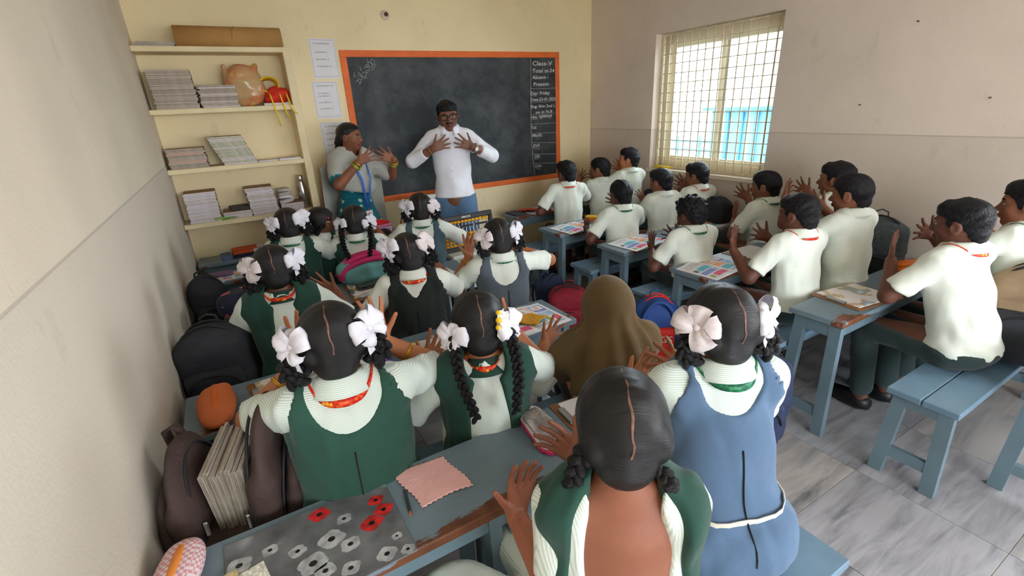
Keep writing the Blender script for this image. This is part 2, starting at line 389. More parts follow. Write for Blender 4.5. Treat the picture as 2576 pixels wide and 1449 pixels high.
def glass_mat():
    m = bpy.data.materials.new('window_glass'); m.use_nodes = True; N, L = m.node_tree.nodes, m.node_tree.links
    tr = N.new('ShaderNodeBsdfTransparent'); tr.inputs[0].default_value = (.93,.97,.98,1); gl = N.new('ShaderNodeBsdfGlossy'); gl.inputs['Roughness'].default_value = .03
    fr = N.new('ShaderNodeFresnel'); fr.inputs[0].default_value = 1.3; mx = N.new('ShaderNodeMixShader'); L.new(fr.outputs[0], mx.inputs[0]); L.new(tr.outputs[0], mx.inputs[1]); L.new(gl.outputs[0], mx.inputs[2])
    L.new(mx.outputs[0], N['Material Output'].inputs[0]); return m
GLASS = glass_mat()
def window(name, y0, y1, z0, z1, nv, nh):
    X = ROOM_W; b = MB(); xa, xb = X+.135, X+.195; fr = .05
    for lo,hi in (((xa,y0,z0),(xb,y0+fr,z1)),((xa,y1-fr,z0),(xb,y1,z1)),((xa,y0+fr,z0),(xb,y1-fr,z0+.07)),((xa,y0+fr,z1-.075),(xb,y1-fr,z1))): b.box(lo,hi,0,.004)
    w = struct(link(name, b.mesh(name), None, [WINF])); ym = (y0+y1)/2-.02
    for k,(a,c,dx) in enumerate(((y0+fr,ym+.03,.0),(ym-.03,y1-fr,.025))):
        b = MB(); q = .042; xs, xe = xa+.008+dx*.9, xa+.03+dx*.9
        for lo,hi in (((xs,a,z0+.07),(xe,a+q,z1-.075)),((xs,c-q,z0+.07),(xe,c,z1-.075)),((xs,a+q,z0+.07),(xe,c-q,z0+.11)),((xs,a+q,z1-.115),(xe,c-q,z1-.075))): b.box(lo,hi,0,.003)
        s = link('sash', b.mesh('sash'), w, [WINF]); b = MB(); b.box((xs+.009,a+q,z0+.11),(xs+.013,c-q,z1-.115)); link('pane', b.mesh('pane'), s, [GLASS])
    b = MB()
    xg = X+.085
    for lo,hi in (((xg-.012,y0+.004,z0+.002),(xg+.012,y0+.03,z1-.002)),((xg-.012,y1-.03,z0+.002),(xg+.012,y1-.004,z1-.002)),((xg-.012,y0+.03,z0+.002),(xg+.012,y1-.03,z0+.02)),((xg-.012,y0+.03,z1-.02),(xg+.012,y1-.03,z1-.002))): b.box(lo,hi,0,.002)
    g = link('grill_frame', b.mesh('grill_frame'), w, [GRIL])
    bv = MB(); bv.box((-.0045,-.0045,0),(.0045,.0045,z1-z0-.03)); mv = bv.mesh('grill_bar'); mv.materials.append(GRIL)
    bh = MB(); bh.box((-.0035,0,-.0035),(.0035,y1-y0-.06,.0035)); mh = bh.mesh('grill_bar'); mh.materials.append(GRIL)
    for i in range(nv): link('grill_bar', mv, g, loc=(xg, y0+.03+(y1-y0-.06)*(i+.75)/(nv+.5), z0+.015))
    for i in range(nh): link('grill_bar', mh, g, loc=(xg-.0075, y0+.03, z0+.02+(z1-z0-.04)*(i+1)/(nh+1)+(.012 if i>=6 else 0)))
    b = MB(); b.box((X-.018,y0-.03,z0-.03),(X+.135,y1+.03,z0+.001),0,.003); link('window_sill', b.mesh('window_sill'), w, [WINF])
    return w
window('window_1', WY0, WY1, WZ0, WZ1, 14, 13)
b = MB()
for lo,hi in (((ROOM_W+.13,-1.32,.85),(ROOM_W+.19,-1.27,2.15)),((ROOM_W+.13,.03,.85),(ROOM_W+.19,.08,2.15)),((ROOM_W+.13,-1.27,.85),(ROOM_W+.19,.03,.91)),((ROOM_W+.13,-1.27,2.09),(ROOM_W+.19,.03,2.15)),((ROOM_W+.13,-.65,.91),(ROOM_W+.19,-.60,2.09))): b.box(lo,hi,0,.004)
struct(link('window_2', b.mesh('window_2'), None, [WINF]))
b = MB()
for lo,hi in (((.15,ROOM_BACK-.14,.85),(.2,ROOM_BACK-.08,2.3)),((1.7,ROOM_BACK-.14,.85),(1.75,ROOM_BACK-.08,2.3)),((.2,ROOM_BACK-.14,.85),(1.7,ROOM_BACK-.08,.91)),((.2,ROOM_BACK-.14,2.24),(1.7,ROOM_BACK-.08,2.3)),((.92,ROOM_BACK-.14,.91),(.98,ROOM_BACK-.08,2.24))): b.box(lo,hi,0,.004)
struct(link('window_3', b.mesh('window_3'), None, [WINF]))
b = MB()
for lo,hi in (((1.95,ROOM_BACK-.16,0),(2.02,ROOM_BACK-.04,2.1)),((2.98,ROOM_BACK-.16,0),(3.05,ROOM_BACK-.04,2.1)),((2.02,ROOM_BACK-.16,2.03),(2.98,ROOM_BACK-.04,2.1))): b.box(lo,hi,0,.004)
struct(link('door_1', b.mesh('door_1'), None, [mat('door_frame_paint', srgb(120,96,74), rough=.5)]))
# outdoors
GROUND = mat('outdoor_concrete', srgb(170,165,158), rough=.9, var=.1)
b = MB(); b.box((-14,-16,-.4),(22,20,-.14)); struct(link('ground', b.mesh('ground'), None, [GROUND]))
BLUEW = mat('pale_blue_sheet', srgb(96,160,190), rough=.6, var=.12, vscale=2, stretch=(1,3,.3)); BLUED = mat('blue_sheet_rib', srgb(60,120,160), rough=.6, var=.1); ROOFM = mat('pale_roof_sheet', srgb(190,205,214), rough=.6, var=.1)
o = empty('shed', 'blue sheet metal shed seen through the right half of the window', 'shed', (5.75,3.4,-.14))
b = MB(); b.box((0,-1.6,0),(1.6,.78,1.56)); link('wall', b.mesh('wall'), o, [BLUEW])
bb = MB(); bb.box((-.03,-.02,0),(0,.02,1.55)); rib = bb.mesh('rib'); rib.materials.append(BLUED)
for k in range(13): link('rib', rib, o, loc=(-.001,-1.55+.19*k,0))
b = MB(); b.box((-.1,-1.7,1.56),(1.7,.86,1.60),0,.004); link('roof', b.mesh('roof'), o, [BLUED])
o = empty('building', 'pale low building with blue railings seen through the left half of the window', 'building', (8.6,6.6,-.14))
b = MB(); b.box((0,-1.2,0),(2.5,2.5,.95)); link('wall', b.mesh('wall'), o, [ROOFM])
bb = MB(); bb.box((-.06,-1.2,-.02),(-.03,2.4,.02)); rl = bb.mesh('rail'); rl.materials.append(BLUED)
for k in range(5): link('rail', rl, o, loc=(0,0,.25+.16*k))
bb = MB(); bb.box((-.06,-.02,0),(-.03,.02,1.0)); pl = bb.mesh('post'); pl.materials.append(BLUED)
for k in range(7): link('post', pl, o, loc=(0,-1.1+.55*k,0))
# ------------------------------------------------------------------ blackboard
def board_mat():
    m = mat('slate_board', srgb(44,50,54), rough=.62, var=.10, vscale=3, bump=.08, bscale=150, spec=.35); N, L, b = nodes_of(m); tc = N.new('ShaderNodeTexCoord')
    n = N.new('ShaderNodeTexNoise'); n.inputs['Scale'].default_value = 2.4; n.inputs['Detail'].default_value = 10; n.inputs['Roughness'].default_value = .7; L.new(tc.outputs['Object'], n.inputs['Vector'])
    r = ramp_node(N, [(.45,(0,0,0)),(.8,(.30,.30,.30))]); L.new(n.outputs[0], r.inputs[0]); o = mixc(N, L, r.outputs[0], b.inputs['Base Color'].links[0].from_socket, srgb(150,154,156)); L.new(o, b.inputs['Base Color']); return m
BX0, BX1, BZ0, BZ1 = 1.317, 3.444, .848, 2.071
board = empty('blackboard', 'large blackboard with orange border and chalk timetable column on the front wall', 'blackboard', (BX0, ROOM_D, BZ0))
bw, bh, fw = BX1-BX0, BZ1-BZ0, .05
b = MB(); b.box((fw*.8,-.008,fw*.8),(bw-fw*.8,-.0005,bh-fw*.8)); link('board_panel', b.mesh('board_panel'), board, [board_mat()])
ORG = mat('orange_border_paint', srgb(232,112,48), rough=.6, var=.08, vscale=8)
for lo,hi in (((0,-.011,0),(bw,-.001,fw)),((0,-.011,bh-fw),(bw,-.001,bh)),((0,-.011,fw),(fw,-.001,bh-fw)),((bw-fw,-.011,fw),(bw,-.001,bh-fw))):
    b = MB(); b.box(lo,hi,0,.002); link('border_strip', b.mesh('border_strip'), board, [ORG])
CHALK = mat('white_chalk', srgb(215,215,212), rough=.95, var=.25, vscale=120)
INK = mat('black_ink', srgb(60,58,62), rough=.8, var=.1)
def text_mesh(txt, size, shear=.0, off=0.0):
    cu = bpy.data.curves.new('txt', 'FONT'); cu.body = txt; cu.size = size; cu.shear = shear; cu.offset = off; cu.resolution_u = 2
    o = bpy.data.objects.new('txt', cu); COL.objects.link(o); dg = bpy.context.evaluated_depsgraph_get(); dg.update()
    me = bpy.data.meshes.new_from_object(o.evaluated_get(dg)); bpy.data.objects.remove(o); bpy.data.curves.remove(cu)
    me.materials.clear(); return me
def write(parent, txt, x, y, z, size, m, name='writing', shear=.12, off=-.0, width=None):
    me = text_mesh(txt, size, shear, off); me.materials.append(m); o = link(name, me, parent)
    k = 1.0
    if width:
        xs = [v.co.x for v in me.vertices]; k = width/max(1e-5, max(xs))
    o.matrix_local = T(x,y,z)@Matrix.Rotation(PI/2,4,'X')@Matrix.Diagonal((k,1,1,1)); return o
for txt,x,z,sz,wd in CHALK_TEXT: write(board, txt, x-BX0, -.0095, z-BZ0, sz, CHALK, 'chalk_writing', .1, .0006, wd)
for pts in CHALK_LINES:
    b = MB(); b.tube([(x-BX0,-.0088,z-BZ0) for x,z in pts], .0022, 5, flat=.5); link('chalk_line', b.mesh('chalk_line'), board, [CHALK])
# ------------------------------------------------------------------ notices and lamp holder on the front wall
PAPER = mat('white_paper', srgb(232,230,234), rough=.85, var=.02)
for k,(x,z,w,h,lines) in enumerate(((1.10,1.865,.195,.285,[('FA-2 EXAM RANKS LIST',.245,.12),('1.SK.ARSHIYA - I',.185,.10),('2.SD.SUMIYA - II',.135,.10),('3.Y.HARSHIKA - III',.085,.11)]),
        (1.068,1.570,.195,.278,[('FA-2 EXAM RANKS 1ST LIST',.240,.13),('1. S. ARSHIYA - I',.185,.10),('2. SK. SUMAYA - I',.165,.10),('2. SD. SUMIYA - II',.118,.10),('3. M. HARSHA - III',.072,.10)]),
        (1.075,1.262,.195,.282,[('FA-1 EXAM RANKS',.245,.11),('1.SD.SUMIYA - I',.190,.09),('2.S.ARSHIYA - II',.145,.10),('3.SK.ARSHIYA - III',.100,.10)]))):
    o = empty('notice_sheet', ['uppermost white notice sheet with printed rank list on the front wall','middle white notice sheet with printed rank list left of the blackboard','lowest white notice sheet partly hidden behind the woman teacher'][k], 'notice', (x,ROOM_D,z), 0, 'exam notices on the front wall')
    b = MB(); b.box((0,-.002,0),(w,-.0004,h)); link('sheet', b.mesh('sheet'), o, [PAPER])
    b = MB(); t = .0012
    for lo,hi in (((.008,-.0026,.016),(w-.008,-.0021,.016+t)),((.008,-.0026,h-.010),(w-.008,-.0021,h-.010+t)),((.008,-.0026,.016),(.008+t,-.0021,h-.01)),((w-.008-t,-.0026,.016),(w-.008,-.0021,h-.01))): b.box(lo,hi)
    link('printed_border', b.mesh('printed_border'), o, [INK])
    for txt,zz,wd in lines: write(o, txt, .032, -.0025, zz, .014, INK, 'printed_line', 0, 0, wd)
o = empty('lamp_holder', 'small white round lamp holder with brown socket high on the front wall', 'lamp holder', (1.725,ROOM_D,2.328))
b = MB(); M = Matrix.Rotation(PI/2,4,'X'); b.lathe([(.036,0),(.036,.008),(.028,.016),(.02,.03)], 20, 0, M); link('base_plate', b.mesh('base_plate'), o, [mat('white_switch_plastic', srgb(225,215,200), rough=.4)])
b = MB(); b.lathe([(.015,.028),(.016,.045),(.012,.052)], 16, 0, M); link('socket', b.mesh('socket'), o, [mat('brown_bakelite', srgb(96,40,24), rough=.35)])
# ------------------------------------------------------------------ built-in shelf
shelf = empty('wall_shelf', 'cream built-in wall shelf with four ledges in the front left corner', 'shelf', (0,ROOM_D,0))
SY = -.22; SHZ = [2.062,1.683,1.297,.913]; SW = .878
for zz in SHZ:
    b = MB(); b.box((.001,SY,zz-.034),(SW,-.001,zz),0,.004); link('ledge', b.mesh('ledge'), shelf, [CREAM])
b = MB(); b.box((SW,SY,0),(SW+.055,-.001,2.062),0,.004); link('side_panel', b.mesh('side_panel'), shelf, [CREAM])
# ------------------------------------------------------------------ people: materials
def skin_mat(name, rgb):
    m = mat(name, srgb(*rgb), rough=.5, var=.10, vscale=9, bump=.08, bscale=220, spec=.35, sss=.06)
    N, L, b = nodes_of(m); a = N.new('ShaderNodeAttribute'); a.attribute_name = 'tint'
    src = b.inputs['Base Color'].links[0].from_socket
    x = N.new('ShaderNodeMix'); x.data_type = 'RGBA'; x.blend_type = 'MULTIPLY'; x.inputs[0].default_value = 1
    L.new(src, x.inputs[6]); L.new(a.outputs['Color'], x.inputs[7]); L.new(x.outputs[2], b.inputs['Base Color'])
    return m
SKIN = {'dark': skin_mat('skin_deep_brown', (98,60,46)), 'mid': skin_mat('skin_brown', (128,80,58)), 'light': skin_mat('skin_warm_brown', (172,112,78)),
        'tan': skin_mat('skin_tan', (190,132,98)), 'henna': skin_mat('skin_henna', (165,92,55)), 'man': skin_mat('skin_teacher', (118,78,60)), 'back': skin_mat('skin_bronze', (142,88,66))}
def hair_material(name, col, rough=.34, bump=.42):
    """strands run from the centre parting to the bun points: they follow meridians about the ear-to-ear axis"""
    m = bpy.data.materials.new(name); m.use_nodes = True; N, L, b = nodes_of(m); tc = N.new('ShaderNodeTexCoord'); sp = N.new('ShaderNodeSeparateXYZ'); L.new(tc.outputs['Object'], sp.inputs[0])
    ay = N.new('ShaderNodeMath'); ay.inputs[1].default_value = .20; L.new(sp.outputs[1], ay.inputs[0]); az = N.new('ShaderNodeMath'); az.inputs[1].default_value = .02; L.new(sp.outputs[2], az.inputs[0])
    at = N.new('ShaderNodeMath'); at.operation = 'ARCTAN2'; L.new(az.outputs[0], at.inputs[0]); L.new(ay.outputs[0], at.inputs[1])
    cb = N.new('ShaderNodeCombineXYZ'); L.new(at.outputs[0], cb.inputs[0]); ml = N.new('ShaderNodeMath'); ml.operation = 'MULTIPLY'; ml.inputs[1].default_value = .12; L.new(sp.outputs[0], ml.inputs[0]); L.new(ml.outputs[0], cb.inputs[1])
    n = N.new('ShaderNodeTexNoise'); n.inputs['Scale'].default_value = 42; n.inputs['Detail'].default_value = 5; n.inputs['Roughness'].default_value = .7; L.new(cb.outputs[0], n.inputs['Vector'])
    r = ramp_node(N, [(.3,tuple(x*.45 for x in col)),(.7,tuple(x*1.7 for x in col))]); L.new(n.outputs[0], r.inputs[0]); L.new(r.outputs[0], b.inputs['Base Color'])
    bp = N.new('ShaderNodeBump'); bp.inputs['Strength'].default_value = bump; bp.inputs['Distance'].default_value = .006; L.new(n.outputs[0], bp.inputs['Height']); L.new(bp.outputs[0], b.inputs['Normal'])
    b.inputs['Roughness'].default_value = rough; b.inputs['Specular IOR Level'].default_value = .38
    return m
HAIR = hair_material('black_hair_oiled', srgb(17,15,17))
HAIR_B = mat('black_hair_cropped', srgb(22,20,24), rough=.5, var=.5, vscale=30, bump=.6, bscale=45, stretch=(1.0,.5,.5), spec=.22)
HAIR_BR = mat('black_hair_braided', srgb(18,17,19), rough=.38, var=.4, vscale=30, bump=.5, bscale=40, stretch=(1,1,4), spec=.3)
SCALP = mat('scalp_skin', srgb(116,82,66), rough=.6, var=.3, vscale=25)
RIBBON = mat('white_satin_ribbon', srgb(222,219,228), rough=.5, var=.04, vscale=8, spec=.4, bump=.15, bscale=25)
RIBBON2 = mat('offwhite_satin_ribbon', srgb(214,203,204), rough=.5, var=.04, vscale=8, spec=.4, bump=.15, bscale=25)
EYEW = mat('eye_white', srgb(190,176,165), rough=.3, var=.02); EYEB = mat('eye_iris', srgb(30,18,14), rough=.1, var=.1)
def cloth(name, rgb, var=.06, bump=.45, rough=.85, bscale=16, spec=.2, sheen=.15):
    return mat(name, srgb(*rgb), rough=rough, var=var, vscale=5, bump=bump, bscale=bscale, spec=spec, sheen=sheen)
SHIRT_B = cloth('boys_pale_shirt', (228,234,223))
SHIRT_W = cloth('teacher_white_shirt', (234,234,242))
SHIRT_G = cloth('girls_white_shirt', (226,232,223))
def striped(name, rgb, rgb2, scale, axis='Z'):
    m = cloth(name, rgb); N, L, b = nodes_of(m); tc = N.new('ShaderNodeTexCoord'); w = N.new('ShaderNodeTexWave')
    w.wave_type = 'BANDS'; w.bands_direction = axis; w.inputs['Scale'].default_value = scale; w.inputs['Distortion'].default_value = .6; w.inputs['Detail'].default_value = 0
    L.new(tc.outputs['Object'], w.inputs['Vector']); r = ramp_node(N, [(.45,(0,0,0)),(.75,(1,1,1))]); L.new(w.outputs[0], r.inputs[0])
    src = b.inputs['Base Color'].links[0].from_socket
    o = mixc(N, L, r.outputs[0], src, srgb(*rgb2)); L.new(o, b.inputs['Base Color']); return m
SHIRT_S = striped('girls_striped_shirt', (226,232,224), (190,208,198), 72)
SHIRT_SV = striped('girls_vertical_striped_shirt', (226,232,224), (194,209,200), 72, 'X')
GREEN = cloth('bottle_green_cloth', (36,70,60)); GREENL = cloth('faded_green_cloth', (44,80,68)); GREY = cloth('slate_grey_cloth', (84,94,104))
BLACKC = cloth('black_green_cloth', (36,42,40)); BLUE = cloth('washed_blue_cloth', (84,108,136)); TEALG = cloth('teal_grey_cloth', (70,92,102))
TROU = cloth('dark_green_trousers', (46,62,62)); JEANS = cloth('blue_jeans', (88,118,150), var=.15)
HIJAB = cloth('brown_headscarf', (94,76,48), var=.1, bump=.35, bscale=20); DARKC = cloth('near_black_cloth', (26,26,28))
DUPA = cloth('grey_gauze', (176,176,168), var=.08)
def lanyard_mat(name, stops):
    m = mat(name, (1,0,0), rough=.4, var=0); N, L, b = nodes_of(m); tc = N.new('ShaderNodeTexCoord')
    v = N.new('ShaderNodeTexVoronoi'); v.distance = 'CHEBYCHEV'; v.inputs['Scale'].default_value = 130; v.inputs['Randomness'].default_value = .25
    L.new(tc.outputs['Object'], v.inputs['Vector']); r = ramp_node(N, stops, 'CONSTANT'); L.new(v.outputs['Color'], r.inputs[0]); L.new(r.outputs[0], b.inputs['Base Color'])
    return m
LANY_R = lanyard_mat('red_patterned_lanyard', [(0,srgb(205,36,24)),(.62,srgb(232,92,28)),(.82,srgb(240,178,44))])
LANY_G = lanyard_mat('green_patterned_lanyard', [(0,srgb(18,92,66)),(.6,srgb(40,130,86)),(.85,srgb(120,176,96))])
LANY_B = mat('blue_lanyard', srgb(60,110,200), rough=.5, var=.2, vscale=60)
GOLD = mat('gold_metal', srgb(214,164,60), rough=.3, metal=1, var=.1); STEEL = mat('polished_steel', srgb(200,200,200), rough=.22, metal=1, var=.05)
DENIM_BK = mat('glasses_frame_black', srgb(20,20,22), rough=.3, var=0)
PATMAT = None
# ------------------------------------------------------------------ people: head furniture (unit head height, head-local axes: x right, y forward, z up)
CR_C, CR_R = (0,-.05,.12), (.365,.445,.38)
def hair_mesh(style):
    h = .026; V = Vol((-.62,-.78,-.5), (.62,.62,.75), h)
    th = {'boy':.014,'boy2':.016,'curly':.05,'girl':.022,'man':.016,'woman':.025}[style]
    V.ell(CR_C, tuple(r+th for r in CR_R), k=0)
    if style in ('boy','boy2','curly'):
        V.ell((0,-.035,.22), (.372,.432,.335 if style!='curly' else .36), k=.05)
        V.ell((0,-.22,.10), (.33,.27,.27), k=.05)
        V.ell((0.05 if style=='boy' else -.05,.15,.36), (.28,.25,.150), k=.06)
    if style == 'man': V.ell((0,0,.26), (.36,.42,.32), k=.04)
    V.ell((0,-.25,-.14), (.27,.215,.28), k=.05)
    if style in ('girl','woman'):
        for sx in (-1,1): V.ell((sx*.27,-.22,-.02), (.11,.19,.17), k=.06)
    if style == 'woman': V.ell((0,-.42,-.12), (.2,.16,.2), k=.06)
    X,Y,Z = V.ax[0][:,None,None], V.ax[1][None,:,None], V.ax[2][None,None,:]
    if style in ('girl','woman'): ys, zs = [-.7,-.40,-.25,-.12,.0,.10,.2,.30,.36,.6], [-.44,-.42,-.32,-.08,.06,.10,.17,.25,.29,.34]
    elif style == 'man': ys, zs = [-.7,-.4,-.25,-.14,-.08,.03,.08,.13,.2,.30,.36,.6], [-.34,-.33,-.24,-.06,.10,.08,-.08,-.02,.17,.27,.30,.3]
    else: ys, zs = [-.7,-.4,-.25,-.14,-.08,.03,.08,.13,.2,.30,.36,.6], [-.36,-.35,-.27,-.08,.10,.08,-.06,-.02,.14,.20,.22,.22]
    hl = np.interp(V.ax[1], ys, zs)[None,:,None]
    V.F = np.maximum(V.F, ((hl-Z)*.75+0*X+0*Y).astype(np.float32))
    if style in ('boy','boy2'): V.wrinkle(.02, 34, 3 if style=='boy' else 9, (1,.35,.8))
    if style == 'curly': V.wrinkle(.042, 42, 5)
    if style in ('girl','woman'): V.wrinkle(.006, 30, 2, (.3,1.2,.3))
    return V.mesh('hair_'+style)
HAIRM = {}
def get_hair(style):
    if style not in HAIRM:
        me = hair_mesh(style); me.materials.append(HAIR if style in ('girl','woman') else HAIR_B); HAIRM[style] = me
    return HAIRM[style]
def parting_mesh():
    b = MB(); rg = random.Random(3); pts = []
    for i in range(26):
        a = math.radians(38+ (222-38)*i/25); j = .008*math.sin(i*1.3)+rg.uniform(-.003,.003)
        pts.append((j, CR_C[1]+(CR_R[1]+.024)*math.cos(a), CR_C[2]+(CR_R[2]+.024)*math.sin(a), .0075+.004*rg.random()-(.004 if i in (0,25) else 0)))
    vs = []
    for x,y,z,w in pts: vs += [(x-w,y,z-.001),(x,y*1.004,z+.0025),(x+w,y,z-.001)]
    fs = []
    for i in range(25):
        a = i*3; fs += [(a,a+1,a+4,a+3),(a+1,a+2,a+5,a+4)]
    b.add(vs, fs, 0, True); me = b.mesh('parting'); me.materials.append(SCALP); return me
def bow_mesh(seed, nl=5, spread=1.0, mt=RIBBON):
    rg = random.Random(seed); b = MB()
    angs = [(25,.27),(95,.22),(155,.27),(215,.22),(325,.24)][:nl]
    for a, Lg in angs:
        a = math.radians(a+rg.uniform(-16,16)); Lg *= rg.uniform(.85,1.12)*spread; Wd = Lg*rg.uniform(.40,.52)
        d = Vector((math.cos(a),0,math.sin(a))); n = Vector((0,1,0)); t = n.cross(d); tw = rg.uniform(-.35,.35); lift = rg.uniform(.0,.12)
        def fn(u,v,d=d,n=n,t=t,Lg=Lg,Wd=Wd,tw=tw,lift=lift,ph=rg.uniform(0,6)):
            f = 2*PI*u; al = Lg*.5*(1-math.cos(f)); out = .30*Lg*math.sin(f)+lift*al/Lg*.6
            hw = Wd*(.16+.84*math.sin(f/2)**.8); s = (v-.5)*2
            rip = .018*math.sin(s*5+ph+f)
            return d*(al - .25*Wd*s*s*math.sin(f/2)) + n*(out+rip+.03) + t*(hw*s + tw*al*math.sin(f)*.3)
        b.grid(fn, 13, 6, 0)
    for sgn in (-1,1):
        a0 = rg.uniform(-.15,.15)
        b.grid(lambda u,v: (sgn*(.02+.10*u)+(v-.5)*(.05+.07*u)+a0*u*.3, .02+.02*math.sin(u*5+sgn), -.02-.24*u), 6, 3, 0)
    b.ball((0,.06,0), (.05,.045,.05), 8, 6)
    me = b.mesh('bow'); me.materials.append(mt); return me
def braid_beads(b, pts, r, taper=1.0):
    pts = [Vector(p) for p in pts]; L = [0]
    for i in range(1,len(pts)): L.append(L[-1]+(pts[i]-pts[i-1]).length)
    n = max(4, int(L[-1]/(r*.62)))
    for i in range(n):
        s = L[-1]*i/(n-1); k = max(j for j in range(len(L)) if L[j] <= s+1e-9); k = min(k, len(pts)-2)
        t = (s-L[k])/max(1e-6, L[k+1]-L[k]); p = pts[k].lerp(pts[k+1], t); d = (pts[k+1]-pts[k]).normalized()
        u = d.cross(Vector((0.3,1,.1))).normalized(); w = d.cross(u); sg = 1 if i%2 else -1; rr = r*(1-(1-taper)*i/n)
        ax = (d*.8+u*sg*.6).normalized(); bx = ax.cross(w).normalized()
        M = Matrix((ax, bx, ax.cross(bx))).transposed()
        b.ball(p+u*sg*rr*.42, (rr*1.05, rr*.62, rr*.72), 8, 6, 0, M)
def bun_mesh(sx):
    b = MB(); pts = []
    for i in range(15):
        a = 2*PI*i/14*.93+.2
        pts.append((sx*(.10+.115*math.sin(a)*.9), -.02+.05*math.cos(a), -.14+.15*math.cos(a)))
    braid_beads(b, pts, .08); braid_beads(b, [(sx*.0,0,0),(sx*.1,-.02,-.02),(sx*.13,-.02,-.14),(sx*.11,-.02,-.26)], .08)
    me = b.mesh('braid_bun'); me.materials.append(HAIR_BR); return me
def tail_mesh(sx, L=1.05):
    b = MB(); pts = [(sx*(.02+.05*math.sin(i*.5)-.05*i/9), -.06-.46*min(1,i/6)-.04*i/9, -L*i/9) for i in range(10)]
    braid_beads(b, pts, .085, .75); me = b.mesh('braid'); me.materials.append(HAIR_BR); return me
PART_M = None; BOWS = []; BUNS = {}; TAILS = {}; EYE_M = None; BROW_M = None; EAR_M = None
def eye_mesh():
    b = MB(); b.ball((0,0,0), (.062,.06,.036), 10, 8, 0); b.ball((0,.030,0), (.034,.034,.032), 8, 6, 1)
    me = b.mesh('eye'); me.materials.append(EYEW); me.materials.append(EYEB); return me
def brow_mesh(sx):
    b = MB(); b.tube([(sx*.06,.395,.10),(sx*.13,.39,.125),(sx*.2,.355,.12),(sx*.26,.29,.09)], [.016,.02,.016,.006], 6); me = b.mesh('eyebrow'); me.materials.append(HAIR_B); return me
# ------------------------------------------------------------------ people: body
def hsh(t): return sum((i+1)*ord(ch) for i,ch in enumerate(t))%997
def nrm(v): v = np.asarray(v, float); return v/(np.linalg.norm(v)+1e-9)
def ik(J, W, a, b, pole):
    J, W = np.asarray(J,float), np.asarray(W,float); d = W-J; L = np.linalg.norm(d)
    if L > (a+b)*.985: W = J+d/L*(a+b)*.985; d = W-J; L = np.linalg.norm(d)
    if L < abs(a-b)+.03: W = J+d/L*(abs(a-b)+.03); d = W-J; L = np.linalg.norm(d)
    u = d/L; x = (a*a-b*b+L*L)/(2*L); y = math.sqrt(max(0,a*a-x*x)); p = np.asarray(pole,float); p = nrm(p-u*(p@u))
    return J+u*x+p*y, W
def hand_prims(V, W, u, th, pn, L, spread=24, curl=.25, rf=.048):
    """W wrist, u finger direction, th thumb side, pn palm normal (fingers curl to it)"""
    u = nrm(u); th = nrm(np.asarray(th)-u*(np.asarray(th)@u)); n = np.cross(u, th); n = n if n@np.asarray(pn) > 0 else -n
    W = np.asarray(W)
    kn = []
    for i,(o,ln,sp) in enumerate(((.19,.40,1.0),(.065,.45,.33),(-.065,.42,-.33),(-.18,.34,-1.0))):
        K = W+u*(.50-.03*abs(o)*3)*L+th*o*L; kn.append(K)
        V.seg(W+th*o*L*.55, K, .075*L, .062*L, k=.05*L, flat=(n,.8))
        a = math.radians(sp*spread); d = nrm(u*math.cos(a)+th*math.sin(a)); d2 = nrm(d+n*curl*.5); d3 = nrm(d+n*curl*1.4)
        m1 = K+d2*ln*L*.5; m2 = m1+d3*ln*L*.5; r = rf*L*(1 if i<3 else .9)
        V.seg(K, m1, r*1.12, r, k=.012*L); V.seg(m1, m2, r, r*.82, k=.006*L)
    B = W+u*.12*L+th*.14*L; d = nrm(th*.78+u*.62+n*.15); m = B+d*.27*L; e = m+nrm(d+u*.12)*.24*L
    V.seg(W+u*.05*L+th*.05*L, B+d*.05*L, .085*L, .075*L, k=.05*L); V.seg(B, m, .068*L, .055*L, k=.03*L); V.seg(m, e, .055*L, .042*L, k=.01*L)
